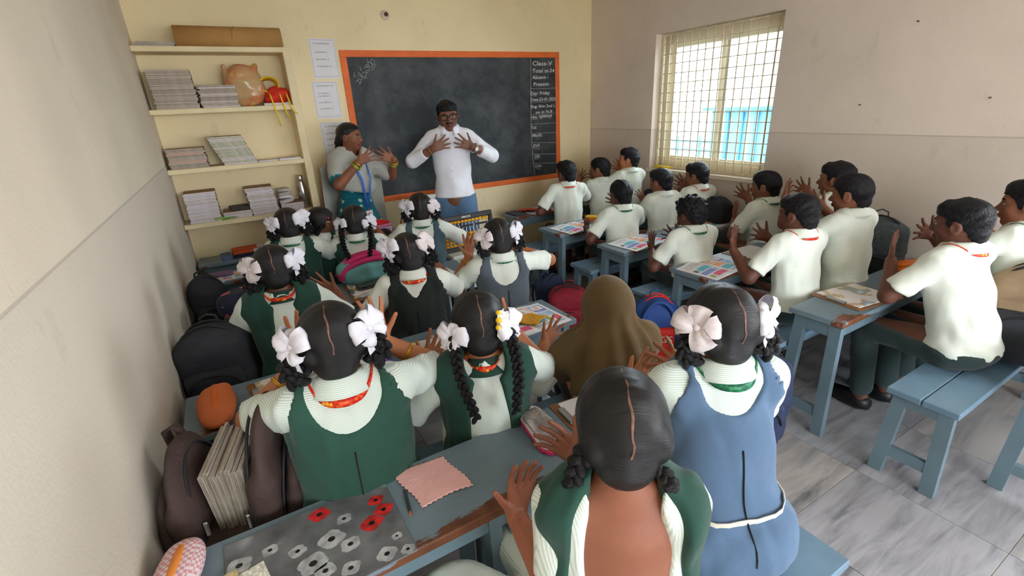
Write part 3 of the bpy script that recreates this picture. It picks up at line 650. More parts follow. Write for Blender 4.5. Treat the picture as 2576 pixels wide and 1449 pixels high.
def build_person(p):
    kind = p['kind']; H = p.get('H', .205); s = p.get('s', H/.205); C = np.array(p['head'], float); vx = p.get('vx', .0065); adult = kind in ('man','woman')
    yw = math.radians(p['yaw']); f = np.array([math.sin(yw), math.cos(yw), 0]); r = np.array([math.cos(yw), -math.sin(yw), 0]); z = np.array([0,0,1.])
    hy = math.radians(p.get('hyaw', p['yaw'])); Rh = Matrix.Rotation(-hy,3,'Z')@Matrix.Rotation(-math.radians(p.get('hpitch',0)),3,'X')@Matrix.Rotation(math.radians(p.get('hroll',0)),3,'Y')
    R = np.array(Rh); hl = lambda q: C+R@(np.asarray(q,float)*H)
    fh = R[:,1]; hd = R[:,2]
    N = C-fh*.10*H-hd*.30*H-z*.15*H; S = N-z*.17*H-f*p.get('nf',.0)
    seat = p.get('seat', .42); lean = p.get('lean', .03)
    hip = S-f*lean; hip[2] = seat+.085*s
    if 'hip' in p: hip[0], hip[1] = p['hip']
    stand = p.get('stand', False)
    if stand: hip = np.array([S[0]-f[0]*.02, S[1]-f[1]*.02, p['hipz']])
    sw = p.get('sw', .128)*s
    sl = p.get('slope',.012)*s; J = {-1: S-r*sw-z*sl, 1: S+r*sw-z*sl}
    ua, fa, hL = p.get('ua', .225)*s, p.get('fa', .20)*s, p.get('hL', .15)*s
    E = {}; W = {}
    for sd in (-1,1):
        w = p.get('wl' if sd<0 else 'wr')
        if w is None: w = S+f*.25*s+r*sd*.12*s+z*.0
        pole = p.get('pole', None) or (-z*1.0+r*sd*.8-f*.1)
        if p.get('pl') is not None and sd<0: pole = np.asarray(p['pl'])
        if p.get('pr') is not None and sd>0: pole = np.asarray(p['pr'])
        E[sd], W[sd] = ik(J[sd], w, ua, fa, pole)
    # legs
    legs = {}; ly = math.radians(p.get('lyaw', p['yaw'])); lf = np.array([math.sin(ly), math.cos(ly), 0]); lr = np.array([math.cos(ly), -math.sin(ly), 0])
    for sd in (-1,1):
        if stand: K = hip+r*sd*.09*s+f*.02; K[2] = hip[2]*.53; A = hip+r*sd*.10*s-f*.02; A[2] = .07
        else:
            K = hip+lf*(.35*s)+lr*sd*(p.get('kn',.085))*s; K[2] = max(seat+.05, .40*s); A = K-lf*.06*s; A[2] = .075
        legs[sd] = (hip+(r if stand else lr)*sd*.062*s, K, A)
    def torso(V, e, k=.03):
        mid = hip*.5+S*.5; cc = S-z*.10*s; wd = p.get('wd',1.0)*s
        V.seg(hip, mid, .108*wd+e, .112*wd+e, k, flat=(f,.74)); V.seg(mid, cc, .112*wd+e, .122*wd+e, k, flat=(f,.70))
        V.seg(S-r*sw*.80-z*(.010*s+sl), S-z*.018*s, .047*s+e, .047*s+e, k); V.seg(S+r*sw*.80-z*(.010*s+sl), S-z*.018*s, .047*s+e, .047*s+e, k)
        for sd in (-1,1): V.seg(N-z*.01*s, S+r*sd*sw*.7-z*(sl-.006*s), .040*s+e, .036*s+e, k)
        V.ell(hip, (.130*wd+e, .108*wd+e, .095*s+e), np.stack([r,f,z],1), k)
    pts = [C+z*.6*H, C-z*.6*H]+[q for sd in (-1,1) for q in (J[sd],E[sd],W[sd])+legs[sd]]
    lo = np.min(pts,0)-.19*max(1,s*.9); hi = np.max(pts,0)+.19*max(1,s*.9); lo[2] = 0.0; hi[2] = max(hi[2]-.06, C[2]+.6*H)
    full = p.get('full', False)
    if full: V = Vol(lo, hi, vx); B = V
    else:   # torso and legs under the clothes need fewer polygons than head, arms and hands
        ap = [C+z*.6*H, C-z*.6*H, N, S-z*.05*s]+[q for sd in (-1,1) for q in (J[sd],E[sd],W[sd])]
        V = Vol(np.min(ap,0)-.19*max(1,s*.9), np.max(ap,0)+.19*max(1,s*.9), vx); B = Vol(lo, hi, .013)
        for sd in (-1,1): V.seg(N-z*.01*s, S+r*sd*sw*.7-z*sl, .036*s, .033*s, .02)
    torso(B, -.004)
    for sd in (-1,1):
        V.seg(J[sd], E[sd], .042*s, .034*s, .02*s); V.seg(E[sd], W[sd], .036*s, .0235*s, .012*s)
        u = p.get('ul' if sd<0 else 'ur'); th = p.get('tl' if sd<0 else 'tr'); pn = p.get('nl' if sd<0 else 'nr')
        if u is None: u = -r*sd*.75+z*.55+f*.35
        if th is None: th = z*1.0+r*sd*.35
        if pn is None: pn = -f
        hand_prims(V, W[sd], np.asarray(u,float), np.asarray(th,float), np.asarray(pn,float), hL, p.get('spread',24), p.get('curl',.2))
        a,K,A = legs[sd]
        B.seg(a, K, .074*s, .050*s, .02*s); B.seg(K, A, .047*s, .032*s, .012*s); B.seg(A-z*.03, A+f*.13*s-z*.04, .036*s, .030*s, .02*s)
    V.seg(N-z*.03*s, C-fh*.09*H-hd*.22*H, .049*s, .042*s, .015*s)
    # head
    V.ell(hl(CR_C), np.array(CR_R)*H, R, .03*s); V.ell(hl((0,.09,-.12)), np.array((.285,.295,.37))*H, R, .02*s)
    V.ell(hl((0,.23,-.40)), np.array((.11,.12,.09))*H, R, .02*s)
    for sx in (-1,1):
        V.ell(hl((sx*.37,-.03,-.02)), np.array((.045,.10,.155))*H, R@np.array(Matrix.Rotation(sx*-.25,3,'Z')), .005)
        V.ell(hl((sx*.415,-.015,.0)), np.array((.03,.055,.09))*H, R, .004, sub=True)
        if p.get('face'):
            V.seg(hl((sx*.22,.30,.11)), hl((sx*.07,.365,.10)), .045*H, .05*H, .012*s)
            V.ell(hl((sx*.15,.43,.025)), np.array((.10,.085,.07))*H, R, .012*s, sub=True); V.ell(hl((sx*.19,.23,-.09)), np.array((.11,.12,.12))*H, R, .02*s)
    if p.get('face'):
        V.seg(hl((0,.355,.05)), hl((0,.455,-.115)), .032*H, .055*H, .010*s)
        for sx in (-1,1): V.ell(hl((sx*.055,.40,-.13)), np.array((.05,.055,.042))*H, R, .006*s)
        V.ell(hl((0,.375,-.225)), np.array((.115,.055,.028))*H, R, .004); V.ell(hl((0,.37,-.275)), np.array((.095,.055,.032))*H, R, .004)
    me = V.mesh('body') if full else join_meshes('body', V.mesh('part'), B.mesh('part'))
    co = np.zeros(len(me.vertices)*3, np.float32); me.vertices.foreach_get('co', co); co = co.reshape(-1,3)
    lc = (co-C)@R/H; tint = np.ones((len(co),4), np.float32)
    if p.get('face'):
        lp = ((lc[:,0]/.13)**2+((lc[:,2]+.25)/.062)**2 < 1)&(lc[:,1] > .3); tint[lp,:3] = (.78,.5,.52)
    for sd in (-1,1):
        dd = np.linalg.norm(co-W[sd], axis=1); nr = (co-W[sd])@nrm(-f)
        pm = (dd < hL*1.15)&(nr > -.01); tint[pm,:3] *= (1.22,1.2,1.2)
    at = me.attributes.new('tint','FLOAT_COLOR','POINT'); at.data.foreach_set('color', tint.ravel())
    base = Vector((hip[0], hip[1], 0.0))
    P = empty('person', p['label'], 'person', base, 0, p.get('group'))
    ML = Matrix.Translation(-base)
    put = lambda name, data, mats=(), par=None: link(name, data, par or P, mats, M=ML if par is None else None)
    body = put('body', me, [SKIN[p.get('skin','mid')]])
    HM = ML@(Matrix.Translation(Vector(C))@Rh.to_4x4()@Matrix.Scale(H,4))
    headput = lambda name, data, loc=None, par=None, M=None: link(name, data, par or P, M=(HM@M if M is not None else HM))
    ctx = dict(p=p, V=None, N=N, S=S, hip=hip, f=f, r=r, z=z, s=s, H=H, C=C, J=J, E=E, W=W, legs=legs, torso=torso, lo=lo, hi=hi, put=put, headput=headput, R=R, HM=HM, ML=ML, P=P, body=body, hl=hl, sw=sw, adult=adult, seat=seat, stand=stand, fa=fa)
    global EYE_M, BROW_M
    if p.get('face'):
        if EYE_M is None: EYE_M = eye_mesh(); BROW_M = {-1:brow_mesh(-1),1:brow_mesh(1)}
        for sx in (-1,1):
            o = link('eye', EYE_M, body); o.matrix_local = ML.inverted()@HM@T(sx*.15,.318,.018)
            o = link('eyebrow', BROW_M[sx], body); o.matrix_local = ML.inverted()@HM
    dress(ctx)
    return ctx
def join_meshes(name, a, b):
    vs, fs = [], []; n = 0
    for m in (a,b):
        co = np.zeros(len(m.vertices)*3, np.float32); m.vertices.foreach_get('co', co); li = np.zeros(len(m.loops), np.int32); m.loops.foreach_get('vertex_index', li)
        vs.append(co.reshape(-1,3)); fs.append(li.reshape(-1,4)+n); n += len(m.vertices); bpy.data.meshes.remove(m)
    return mesh_np(name, np.concatenate(vs), np.concatenate(fs))
def clothvol(c, vx): return Vol(np.array(c['lo']), np.array(c['hi']), vx)
def surf_line(me, pts, d, off=.002):
    from mathutils.bvhtree import BVHTree
    t = BVHTree.FromPolygons([v.co for v in me.vertices], [q.vertices for q in me.polygons]); out = []
    for q in pts:
        h = t.ray_cast(Vector(q), Vector(d), 2.0)
        if h[0] is not None: out.append(h[0]-Vector(d)*off)
    return out
def shirt(c, m, sleeve=.78, collar=True, hem=-.02, ws=.0055, e=.012, name='shirt', neck_r=None, tails=True, scoop=None, hk=1.0, hf=.78):
    p, s, N, S, f, r, z, hip = c['p'], c['s'], c['N'], c['S'], c['f'], c['r'], c['z'], c['hip']
    V = clothvol(c, p.get('cvx', .0095)); c['torso'](V, e)
    if hem: V.seg(hip+z*.06*s, hip+z*hem*s, .115*s*p.get('wd',1)*hk+e, (.128*p.get('wd',1)+.0)*s*hk+e, .02, flat=(f,hf))
    for sd in (-1,1):
        J, E, W = c['J'][sd], c['E'][sd], c['W'][sd]
        if sleeve <= 1:
            q = J+(E-J)*sleeve; d = nrm(E-J); V.seg(J, q+d*.03, .050*s, .055*s, .025*s); u = nrm(np.cross(d, z+.01*r)); w = np.cross(d, u)
            V.rbox(q+d*.06, (.085*s,.085*s,.06), .002, np.stack([u,w,d],1), sub=True)
        else:
            q = E+(W-E)*(sleeve-1); kq = p.get('slk',1.0); V.seg(J, E, .056*s*kq, .049*s*kq, .025*s); V.seg(E, q, .049*s*kq, .041*s*kq, .012*s); d = nrm(W-E)
            u = nrm(np.cross(d, z+.01*r)); w = np.cross(d, u); V.rbox(q+d*.06, (.06*s,.06*s,.06), .002, np.stack([u,w,d],1), sub=True)
    ax = nrm(c['C']-c['R'][:,1]*.09*c['H']-c['R'][:,2]*.22*c['H']-N)
    if collar:
        V.seg(N-ax*.005, N+ax*.08*s, .050*s, .055*s, .0, sub=True)
    else: V.seg(N-ax*.02*s, N+ax*.08*s, (neck_r or .062)*s, .07*s, .006, sub=True)
    if scoop: V.ell(*scoop[:2], scoop[2], .01, sub=True)
    if ws: V.wrinkle(ws*.9, 85, hsh(p['label']), (1,1,.45), 5)
    if not c['stand']: V.cut(np.array([hip[0],hip[1],max(c['seat']+.004, hip[2]-.012*s) if hem else c['seat']+.004]), -z)
    if c['stand'] and p.get('hemz'): V.cut(np.array([0,0,p['hemz']]), -z)
    sh = c['put'](name, V.mesh(name), [m])
    if collar:
        b = MB(); n = 30
        def fn(u,v):
            a = math.radians(-158+316*u); d = r*math.sin(a)-f*math.cos(a); fr = .5-.5*math.cos(a); q = N-z*.022*s*fr+f*.006*fr
            k = v*3; R4 = (.0505,.0535,.064,.083); Z4 = (-.006,.034,.031,-.008-.02*max(0,fr-.6)*2)
            i = min(2,int(k)); t = k-i; rr = (R4[i]*(1-t)+R4[i+1]*t)*s; zz = (Z4[i]*(1-t)+Z4[i+1]*t)*s
            return tuple(q+d*rr+ax*zz)
        b.grid(fn, n, 10); o = c['put']('collar', b.mesh('collar'), [m]); md = o.modifiers.new('thick','SOLIDIFY'); md.thickness = .003
    return sh
def overlay(c, m, e=.02, scoop=(.075,.03), arm=.062, skirt=True, name='pinafore', mid=None, low=None, ws=.003, vee=0.0, only_back=False):
    p, s, N, S, f, r, z, hip = c['p'], c['s'], c['N'], c['S'], c['f'], c['r'], c['z'], c['hip']
    V = clothvol(c, p.get('cvx', .0095)); c['torso'](V, e)
    for sd in (-1,1):
        a,K,A = c['legs'][sd]
        if skirt: V.seg(a-f*.02, K+f*.03, .098*s, .088*s, .05*s); V.seg(K, K+f*.02-z*.13*s, .085*s, .10*s, .04*s)
    if skirt: V.ell(hip-z*.02, (.168*s, .15*s, .10*s), np.stack([r,f,z],1), .05*s)
    if scoop:
        w, dp = scoop; c0 = S+z*.035*s
        for q in range(3):
            V.seg(c0-f*.3-z*dp*s*q/2*(1), c0+f*.3-z*dp*s*q/2, w*s*(1-vee*q/2), w*s*(1-vee*q/2), .004, sub=True)
    if arm:
        for sd in (-1,1):
            d = nrm(c['E'][sd]-c['J'][sd]); J = c['J'][sd]
            V.seg(J+r*sd*.012*s+z*.012*s, J+d*.3*s+r*sd*.05*s, arm*s, arm*s*1.5, .004, sub=True)
    if mid:  # open centre panel (a scarf hanging over both shoulders)
        w0, w1 = mid; A = S+z*.12*s; B = hip.copy(); B[2] -= .05
        V.seg(A-f*.115*s, B-f*.115*s, w0*s, w1*s, .004, flat=(f,1.0), sub=True)
    if low is not None: V.cut(np.array([0,0,low]), -z)
    if ws: V.wrinkle(.0055*.9, 85, hsh(p['label']), (1,1,.45), 5)
    if not c['stand']:
        q = hip-f*.0; V.cut(np.array([0,0,c['seat']+.002]), -z) if not skirt else None
        if skirt:  # skirt may hang in front of the bench only
            X,Y,Z = V.ax[0][:,None,None], V.ax[1][None,:,None], V.ax[2][None,None,:]
            on = ((X-hip[0])*f[0]+(Y-hip[1])*f[1] < .17*s)
            V.F = np.where(on & (Z < c['seat']+.002), np.float32(.02), V.F)
    return c['put'](name, V.mesh(name), [m])
def trousers(c, m, cuff=.85, name='trousers', fat=1.0):
    p, s, f, z, hip = c['p'], c['s'], c['f'], c['z'], c['hip']
    V = clothvol(c, .0125); kk = .80 if c['stand'] else 1.0; V.ell(hip, (.143*s*p.get('wd',1)*kk, .122*s*p.get('wd',1)*kk, .10*s), np.stack([c['r'],f,z],1), .03)
    for sd in (-1,1):
        a,K,A = c['legs'][sd]; V.seg(a, K, .088*s*fat, .066*s*fat, .025*s)
        q = K+(A-K)*cuff if cuff > 0 else K
        if cuff > 0: V.seg(K, q, .062*s*fat, .052*s*fat, .02*s)
    V.cut(hip+z*(.012*s if not c['stand'] else .02), z)
    V.wrinkle(.004, 40, 5)
    if cuff == 0:
        for sd in (-1,1):
            a,K,A = c['legs'][sd]; d = nrm(K-a); V.cut(K-d*.07*s, d)
    if not c['stand']:
        X,Y,Z = V.ax[0][:,None,None], V.ax[1][None,:,None], V.ax[2][None,None,:]
        V.F = np.where(((X-hip[0])*f[0]+(Y-hip[1])*f[1] < .17*s) & (Z < c['seat']+.002), np.float32(.02), V.F)
    return c['put'](name, V.mesh(name), [m])
def shoes(c):
    m = mat('black_shoe_leather', srgb(24,24,26), rough=.4, var=.1)
    for sd in (-1,1):
        a,K,A = c['legs'][sd]; b = MB(); s = c['s']; f = Vector(c['f']); A = Vector(A)
        b.tube([A-f*.045*s+Vector((0,0,-.025)), A+f*.0-Vector((0,0,.03)), A+f*.08*s-Vector((0,0,.038)), A+f*.155*s-Vector((0,0,.045)), A+f*.185*s-Vector((0,0,.05))], [.03*s,.045*s,.044*s,.036*s,.012*s], 10, flat=1.0)
        c['put']('shoe', b.mesh('shoe'), [m])
def lanyard(c, m, par=None, w=.013, drop=True, rad=.083):
    from mathutils.bvhtree import BVHTree
    s, N, f, r, z = c['s'], c['N'], c['f'], c['r'], c['z']; me = c['sh'].data; ax = nrm(c['C']-c['R'][:,1]*.09*c['H']-c['R'][:,2]*.22*c['H']-N)
    t = BVHTree.FromPolygons([v.co for v in me.vertices], [q.vertices for q in me.polygons]); b = MB(); n = 40; rows = []
    for i in range(n):
        a = 2*PI*i/n; d = r*math.sin(a)-f*math.cos(a); pr = []
        for k in (0,1):
            rr = (rad+w*.30*k)*s*(1-.12*abs(math.sin(a))); h = t.ray_cast(Vector(N+d*rr+z*.10), Vector((0,0,-1)), .35); zz = N-ax*(.008+w*.95*k)*s-z*.020*s*(.5-.5*math.cos(a)); q = zz+d*rr
            if h[0] is not None and h[0].z+.003 > q[2]: q[2] = h[0].z+.003
            pr.append(Vector(q))
        rows.append((pr[0], pr[1]))
    for _ in range(4):
        for k in (0,1):
            zs = [rows[i][k].z for i in range(n)]
            for i in range(n): rows[i][k].z = max(zs[i]*.5+zs[i-1]*.25+zs[(i+1)%n]*.25, zs[i]-.004)
    b.add([q for p in rows for q in p], [(2*i,2*((i+1)%n),2*((i+1)%n)+1,2*i+1) for i in range(n)], 0, True)
    for sd in (-1,1):
        L0 = rows[n//2][1]; pts = surf_line(me, [L0+Vector(r)*sd*.03*s*(1-k/4)-Vector(z)*(.035*k+.0)*s+Vector(f)*.5 for k in range(5)], -f, .004)
        if len(pts) > 2: b.tube(pts, w*.5*s, 6, flat=.2)
    o = c['put']('lanyard', b.mesh('lanyard'), [m]); md = o.modifiers.new('thick','SOLIDIFY'); md.thickness = .002; return o
def bangle(c, sd, t=.86, m=None, n=1, r=.031):
    b = MB(); W, E = Vector(c['W'][sd]), Vector(c['E'][sd]); d = (W-E).normalized(); u = d.cross(Vector((0,0,1))).normalized(); w = d.cross(u)
    for i in range(n):
        q = E.lerp(W, t)+d*i*.005; b.tube([q+(u*math.cos(a)+w*math.sin(a))*r*c['s'] for a in [2*PI*k/18 for k in range(18)]], .0028*c['s'], 6, closed=True)
    c['put']('bangle', b.mesh('bangle'), [m or GOLD])
def girl_hair(c, style='buns', bow=0, bows=(1,1), flowers=False, off=(0,0,0), bowz=.10, bowy=-.16, bs=1.0):
    global PART_M
    hr = c['headput']('hair', get_hair('girl'))
    if PART_M is None: PART_M = parting_mesh()
    pr = link('hair_parting', PART_M, hr)
    if not BOWS:
        for i in range(4): BOWS.append(bow_mesh(11+i*7, 5, 1.0+.06*i, RIBBON if i != 3 else RIBBON2))
        for sx in (-1,1): BUNS[sx] = bun_mesh(sx); TAILS[sx] = tail_mesh(sx)
    for sx in (-1,1):
        if style == 'buns': link('braid_bun', BUNS[sx], hr, M=T(sx*.36,-.20,-.02))
        elif style == 'tails': link('braid', TAILS[sx], hr, M=T(sx*.36,-.24,-.04))
        if bows[0 if sx<0 else 1]:
            M = T(sx*.39,bowy-.06,bowz)@Matrix.Rotation(PI+sx*.72,4,'Z')@Matrix.Rotation(.25,4,'X')@Matrix.Rotation(sx*.3+c['p'].get('bt',0),4,'Y')@Matrix.Scale(bs,4)
            link('hair_ribbon', BOWS[(bow+(sx>0))%4], hr, M=M)
    if flowers:
        rg = random.Random(4); FW = [mat('white_flower', srgb(236,232,214), rough=.6, var=.05), mat('yellow_flower', srgb(236,190,30), rough=.6, var=.1), mat('leaf_green', srgb(110,128,70), rough=.6, var=.2), mat('orange_bud', srgb(226,96,40), rough=.6)]
        for i in range(13):
            b = MB(); k = 0 if i%3 else 1; rr = rg.uniform(.045,.06)
            if k == 1: b.ball((0,0,0), (rr*.8,rr*.8,rr*.7), 8, 6)
            else:
                for j in range(6):
                    a = 2*PI*j/6; b.grid(lambda u,v,a=a: (math.cos(a)*rr*1.5*u-math.sin(a)*rr*.55*(v-.5)*2*math.sin(PI*min(.98,u+.12)), math.sin(a)*rr*1.5*u+math.cos(a)*rr*.55*(v-.5)*2*math.sin(PI*min(.98,u+.12)), .03*u*u), 5, 3)
                b.ball((0,0,.012), .016, 6, 4)
            p_ = Vector((.19+.05*rg.random(), -.36, .26-.42*i/13)); p_.x += .05*math.sin(i*1.7); p_.y = CR_C[1]-(CR_R[1]+.0)*math.sqrt(max(.1,1-(p_.x/.39)**2-((p_.z-.12)/.41)**2))
            M = Matrix.Translation(p_+Vector((.05,-.07,0)))@Vector((.62,-.75,.2)).to_track_quat('Z','Y').to_matrix().to_4x4()
            link('flower', b.mesh('flower'), hr, [FW[k]], M=M)
        for i in range(5):
            b = MB(); b.ball((0,0,0), (.02,.008,.05), 6, 6); link('leaf', b.mesh('leaf'), hr, [FW[2]], M=T(.25+.03*rg.random(),-.44,.2-.08*i)@Matrix.Rotation(rg.uniform(-1,1),4,'Y'))
    return hr
def teal_print():
    m = cloth('teal_printed_cloth', (20,104,118)); N, L, b = nodes_of(m); tc = N.new('ShaderNodeTexCoord')
    v = N.new('ShaderNodeTexVoronoi'); v.inputs['Scale'].default_value = 17; v.inputs['Randomness'].default_value = .7; L.new(tc.outputs['Object'], v.inputs['Vector'])
    nz = N.new('ShaderNodeTexNoise'); nz.inputs['Scale'].default_value = 50; L.new(tc.outputs['Object'], nz.inputs['Vector'])
    ad = N.new('ShaderNodeMath'); ad.operation = 'ADD'; L.new(v.outputs['Distance'], ad.inputs[0])
    ml = N.new('ShaderNodeMath'); ml.operation = 'MULTIPLY'; ml.inputs[1].default_value = .35; L.new(nz.outputs[0], ml.inputs[0]); L.new(ml.outputs[0], ad.inputs[1])
    r = ramp_node(N, [(.40,(1,1,1)),(.44,(0,0,0))]); L.new(ad.outputs[0], r.inputs[0])
    o = mixc(N, L, r.outputs[0], b.inputs['Base Color'].links[0].from_socket, srgb(176,206,206)); L.new(o, b.inputs['Base Color']); return m
TEALP = teal_print()
M_CLIP = mat('pink_hair_clip', srgb(220,70,100), rough=.3, var=.05)
M_GLS = mat('thin_metal_glasses', srgb(150,120,80), rough=.3, metal=.8, var=.1)
PLASTIC_W = mat('white_plastic', srgb(225,222,215), rough=.35, var=.03)
def glasses(c, m, r=.10, w=.006, thick=1.0):
    b = MB()
    for sx in (-1,1):
        pts = []
        for k in range(20):
            a = 2*PI*k/20; cx, cz = math.cos(a), math.sin(a); q = 6
            sc = (abs(cx)**q+abs(cz)**q)**(-1/q); pts.append((sx*.155+r*1.22*cx*sc, .425-.12*abs(sx*.155+r*cx)**2*4, .02+r*.8*cz*sc))
        b.tube(pts, .014*thick, 6, closed=True)
        b.tube([(sx*.285,.40,.05),(sx*.37,.2,.05),(sx*.385,-.02,.05)], .012*thick, 6)
    b.tube([(-.05,.435,.04),(0,.45,.05),(.05,.435,.04)], .012*thick, 6)
    link('glasses', b.mesh('glasses'), c['P'], [m], M=c['HM'])
def id_card(c, q, tilt=0.0):
    f, r, z = Vector(c['f']), Vector(c['r']), Vector((0,0,1)); M = Matrix((r,f,z)).transposed().to_4x4(); M.translation = Vector(q)
    b = MB(); b.box((-.032,0,-.098),(.032,.004,0),0,.003); b.box((-.006,-.001,0),(.006,.004,.02),1); b.box((-.02,.0038,-.05),(.02,.0052,-.018),2); b.box((-.022,.0038,-.085),(.022,.0052,-.062),1)
    return c['put']('id_card', b.mesh('id_card').copy(), [PLASTIC_W, STEEL, mat('id_photo', srgb(150,140,150), var=.3, vscale=80)]), M
def dress(c):
    p = c['p']; w = p['wear']; kind = p['kind']; s, N, S, f, r, z, hip = c['s'], c['N'], c['S'], c['f'], c['r'], c['z'], c['hip']
    if w == 'boy':
        c['sh'] = shirt(c, SHIRT_B, sleeve=p.get('sleeve',.80)); trousers(c, TROU, p.get('cuff', .85)); shoes(c)
        if p.get('lan'): lanyard(c, LANY_R if p['lan']=='r' else LANY_G)
        c['headput']('hair', get_hair(p.get('hair','boy')))
    elif w == 'pin':
        c['sh'] = shirt(c, p.get('shirtm', SHIRT_G), sleeve=p.get('sleeve',.80), hem=0)
        pin = overlay(c, p['pm'], scoop=p.get('scoop',(.075,.03)), vee=p.get('vee',0), arm=p.get('arm',.060))
        if p.get('lan'): lanyard(c, LANY_R if p['lan']=='r' else LANY_G, w=p.get('lw',.013))
        if p.get('seam'):
            pts = surf_line(pin.data, [S-z*t*s-f*.6 for t in np.linspace(p['seam'][0],p['seam'][1],14)], f)
            b = MB(); b.tube(pts, .0022, 6); c['put']('back_seam', b.mesh('back_seam'), [DARKC])
        if p.get('belt'):
            b = MB(); pts = []
            q = hip+z*.085*s
            for k in range(28):
                a = 2*PI*k/28; d = r*math.cos(a)+f*math.sin(a)
                h = surf_line(pin.data, [q+d*.5], -d, .003)
                if h: pts.append(h[0])
            vs = [x+Vector((0,0,zz))*1.0 for x in pts for zz in (-.011,.011)]; n = len(pts)
            b.add(vs, [(2*i,2*((i+1)%n),2*((i+1)%n)+1,2*i+1) for i in range(n)], 0, True)
            o = c['put']('belt', b.mesh('belt'), [cloth('cream_belt', (214,210,196))]); md = o.modifiers.new('thick','SOLIDIFY'); md.thickness = .003
        girl_hair(c, p.get('hs','buns'), p.get('bow',0), p.get('bows',(1,1)), bowz=p.get('bowz',.10), bowy=p.get('bowy',-.16), bs=p.get('bs',1.0))
        if p.get('clip'):
            for zz,mm in ((.16,M_CLIP),(.04,RIBBON2)):
                b = MB(); b.tube([(.385+.02*math.sin(k),-.12+.13*k/8,zz+.05*math.sin(k*.4)) for k in range(9)], .02, 6, flat=.6); link('hair_clip', b.mesh('hair_clip'), c['P'], [mm], M=c['HM'])
    elif w == 'dup':
        c['sh'] = shirt(c, SHIRT_SV, sleeve=p.get('sleeve',.85), collar=False, neck_r=.058, name='kameez', hem=0)
        overlay(c, p['pm'], e=.024, scoop=(.058,.0), arm=None, skirt=False, name='dupatta', mid=p.get('mid',(.058,.075)), low=c['seat']+.06)
        b = MB(); ax = nrm(c['C']-c['R'][:,1]*.09*c['H']-c['R'][:,2]*.22*c['H']-N)
        vs = []; n = 26
        for k in range(n):
            a = 2*PI*k/n; d = r*math.sin(a)-f*math.cos(a); q = N-ax*.022*s
            vs += [q+d*.080*s-ax*.010*s-z*.012*s*(1-math.cos(a)), q+d*.051*s+ax*.034*s-z*.012*s*(1-math.cos(a))]
        b.add(vs, [(2*i,2*((i+1)%n),2*((i+1)%n)+1,2*i+1) for i in range(n)], 0, True)
        o = c['put']('neck_band', b.mesh('neck_band'), [p['pm']]); md = o.modifiers.new('thick','SOLIDIFY'); md.thickness = .004
        trousers(c, SHIRT_G, .85, 'salwar')
        if p.get('lan'): lanyard(c, LANY_R, w=.015, rad=p.get('lrad',.066))
        girl_hair(c, p.get('hs','buns'), p.get('bow',0), p.get('bows',(1,1)), flowers=p.get('flowers'), bowz=p.get('bowz',.10), bowy=p.get('bowy',-.16), bs=p.get('bs',1.0))
    elif w == 'g12':
        sc = (S-f*.115*s-z*.045*s, (.088*s,.11*s,.150*s), np.stack([r,f,z],1))
        c['sh'] = shirt(c, SHIRT_SV, sleeve=.6, collar=False, neck_r=.075, name='kameez', hem=0, scoop=sc, e=.010)
        trousers(c, SHIRT_SV, .9, 'salwar', 1.45)
        overlay(c, p['pm'], e=.026, scoop=(.058,.0), arm=None, skirt=False, name='dupatta', mid=(.112,.128), low=c['seat']+.03, ws=.006)
        hr = girl_hair(c, 'none', 0, (0,0))
        b = MB(); pts = [(-.32,-.22,-.10),(-.40,-.20,-.26),(-.44,-.16,-.5),(-.46,-.12,-.75),(-.46,-.10,-1.0),(-.44,-.10,-1.25)]
        braid_beads(b, pts, .085, .85); link('braid', b.mesh('braid'), hr, [HAIR_BR])
        b = MB(); braid_beads(b, [(.26,-.34,-.20),(.33,-.36,-.32),(.37,-.22,-.46),(.38,-.0,-.6)], .06, .8); link('braid', b.mesh('braid'), hr, [HAIR_BR])
    elif w == 'hijab':
        shirt(c, SHIRT_G, sleeve=1.35, collar=False, name='tunic', hem=0)
        trousers(c, DARKC, .9, 'skirt')
        bnd = MB(); d = nrm(c['W'][-1]-c['E'][-1]); q = c['E'][-1]+(c['W'][-1]-c['E'][-1])*.33; u = nrm(np.cross(d,z)); v2 = np.cross(d,u)
        bnd.tube([q, q+d*.02], .043*s, 14); c['put']('cuff_band', bnd.mesh('cuff_band'), [GREY])
        V = Vol(c['lo']-.05, c['hi']+.05, .0075); H = c['H']; hl = c['hl']
        V.ell(hl((0,-.04,.10)), np.array((.42,.50,.45))*H, c['R'], .03); V.ell(hl((0,.05,-.12)), np.array((.38,.38,.42))*H, c['R'], .04)
        low = c['seat']+.20
        V.seg(hl((0,-.12,-.1)), S-f*.035*s-z*.05*s, .085*s, .135*s, .05, flat=(f,.9)); B = S-f*.07*s; B = np.array([B[0],B[1],low])
        V.seg(S-f*.035*s-z*.05*s, B, .136*s, .182*s, .04, flat=(f,.75))
        for sd in (-1,1): V.seg(c['J'][sd]-z*.01, c['J'][sd]*.7+c['E'][sd]*.3, .070*s, .074*s, .05)
        V.ell(hl((0,.42,-.05)), np.array((.27,.25,.42))*H, c['R'], .01, sub=True)
        X,Y,Z = V.ax[0][:,None,None], V.ax[1][None,:,None], V.ax[2][None,None,:]
        lx = (X-C0(c)[0])*r[0]+(Y-C0(c)[1])*r[1]; ly = (X-C0(c)[0])*f[0]+(Y-C0(c)[1])*f[1]; ang = np.arctan2(lx, -ly+.02)
        dep = np.clip((c['C'][2]+.03-Z)/.30, 0, 1)
        V.F = V.F+(.024*dep*(np.abs(np.sin(ang*5.5+1.2*np.sin(Z*6+ang)))-.5+.5*np.sin(ang*15+1+Z*7))).astype(np.float32)
        V.cut(np.array([0,0,low]), -z)
        c['put']('headscarf', V.mesh('headscarf'), [HIJAB])
    elif w == 'man':
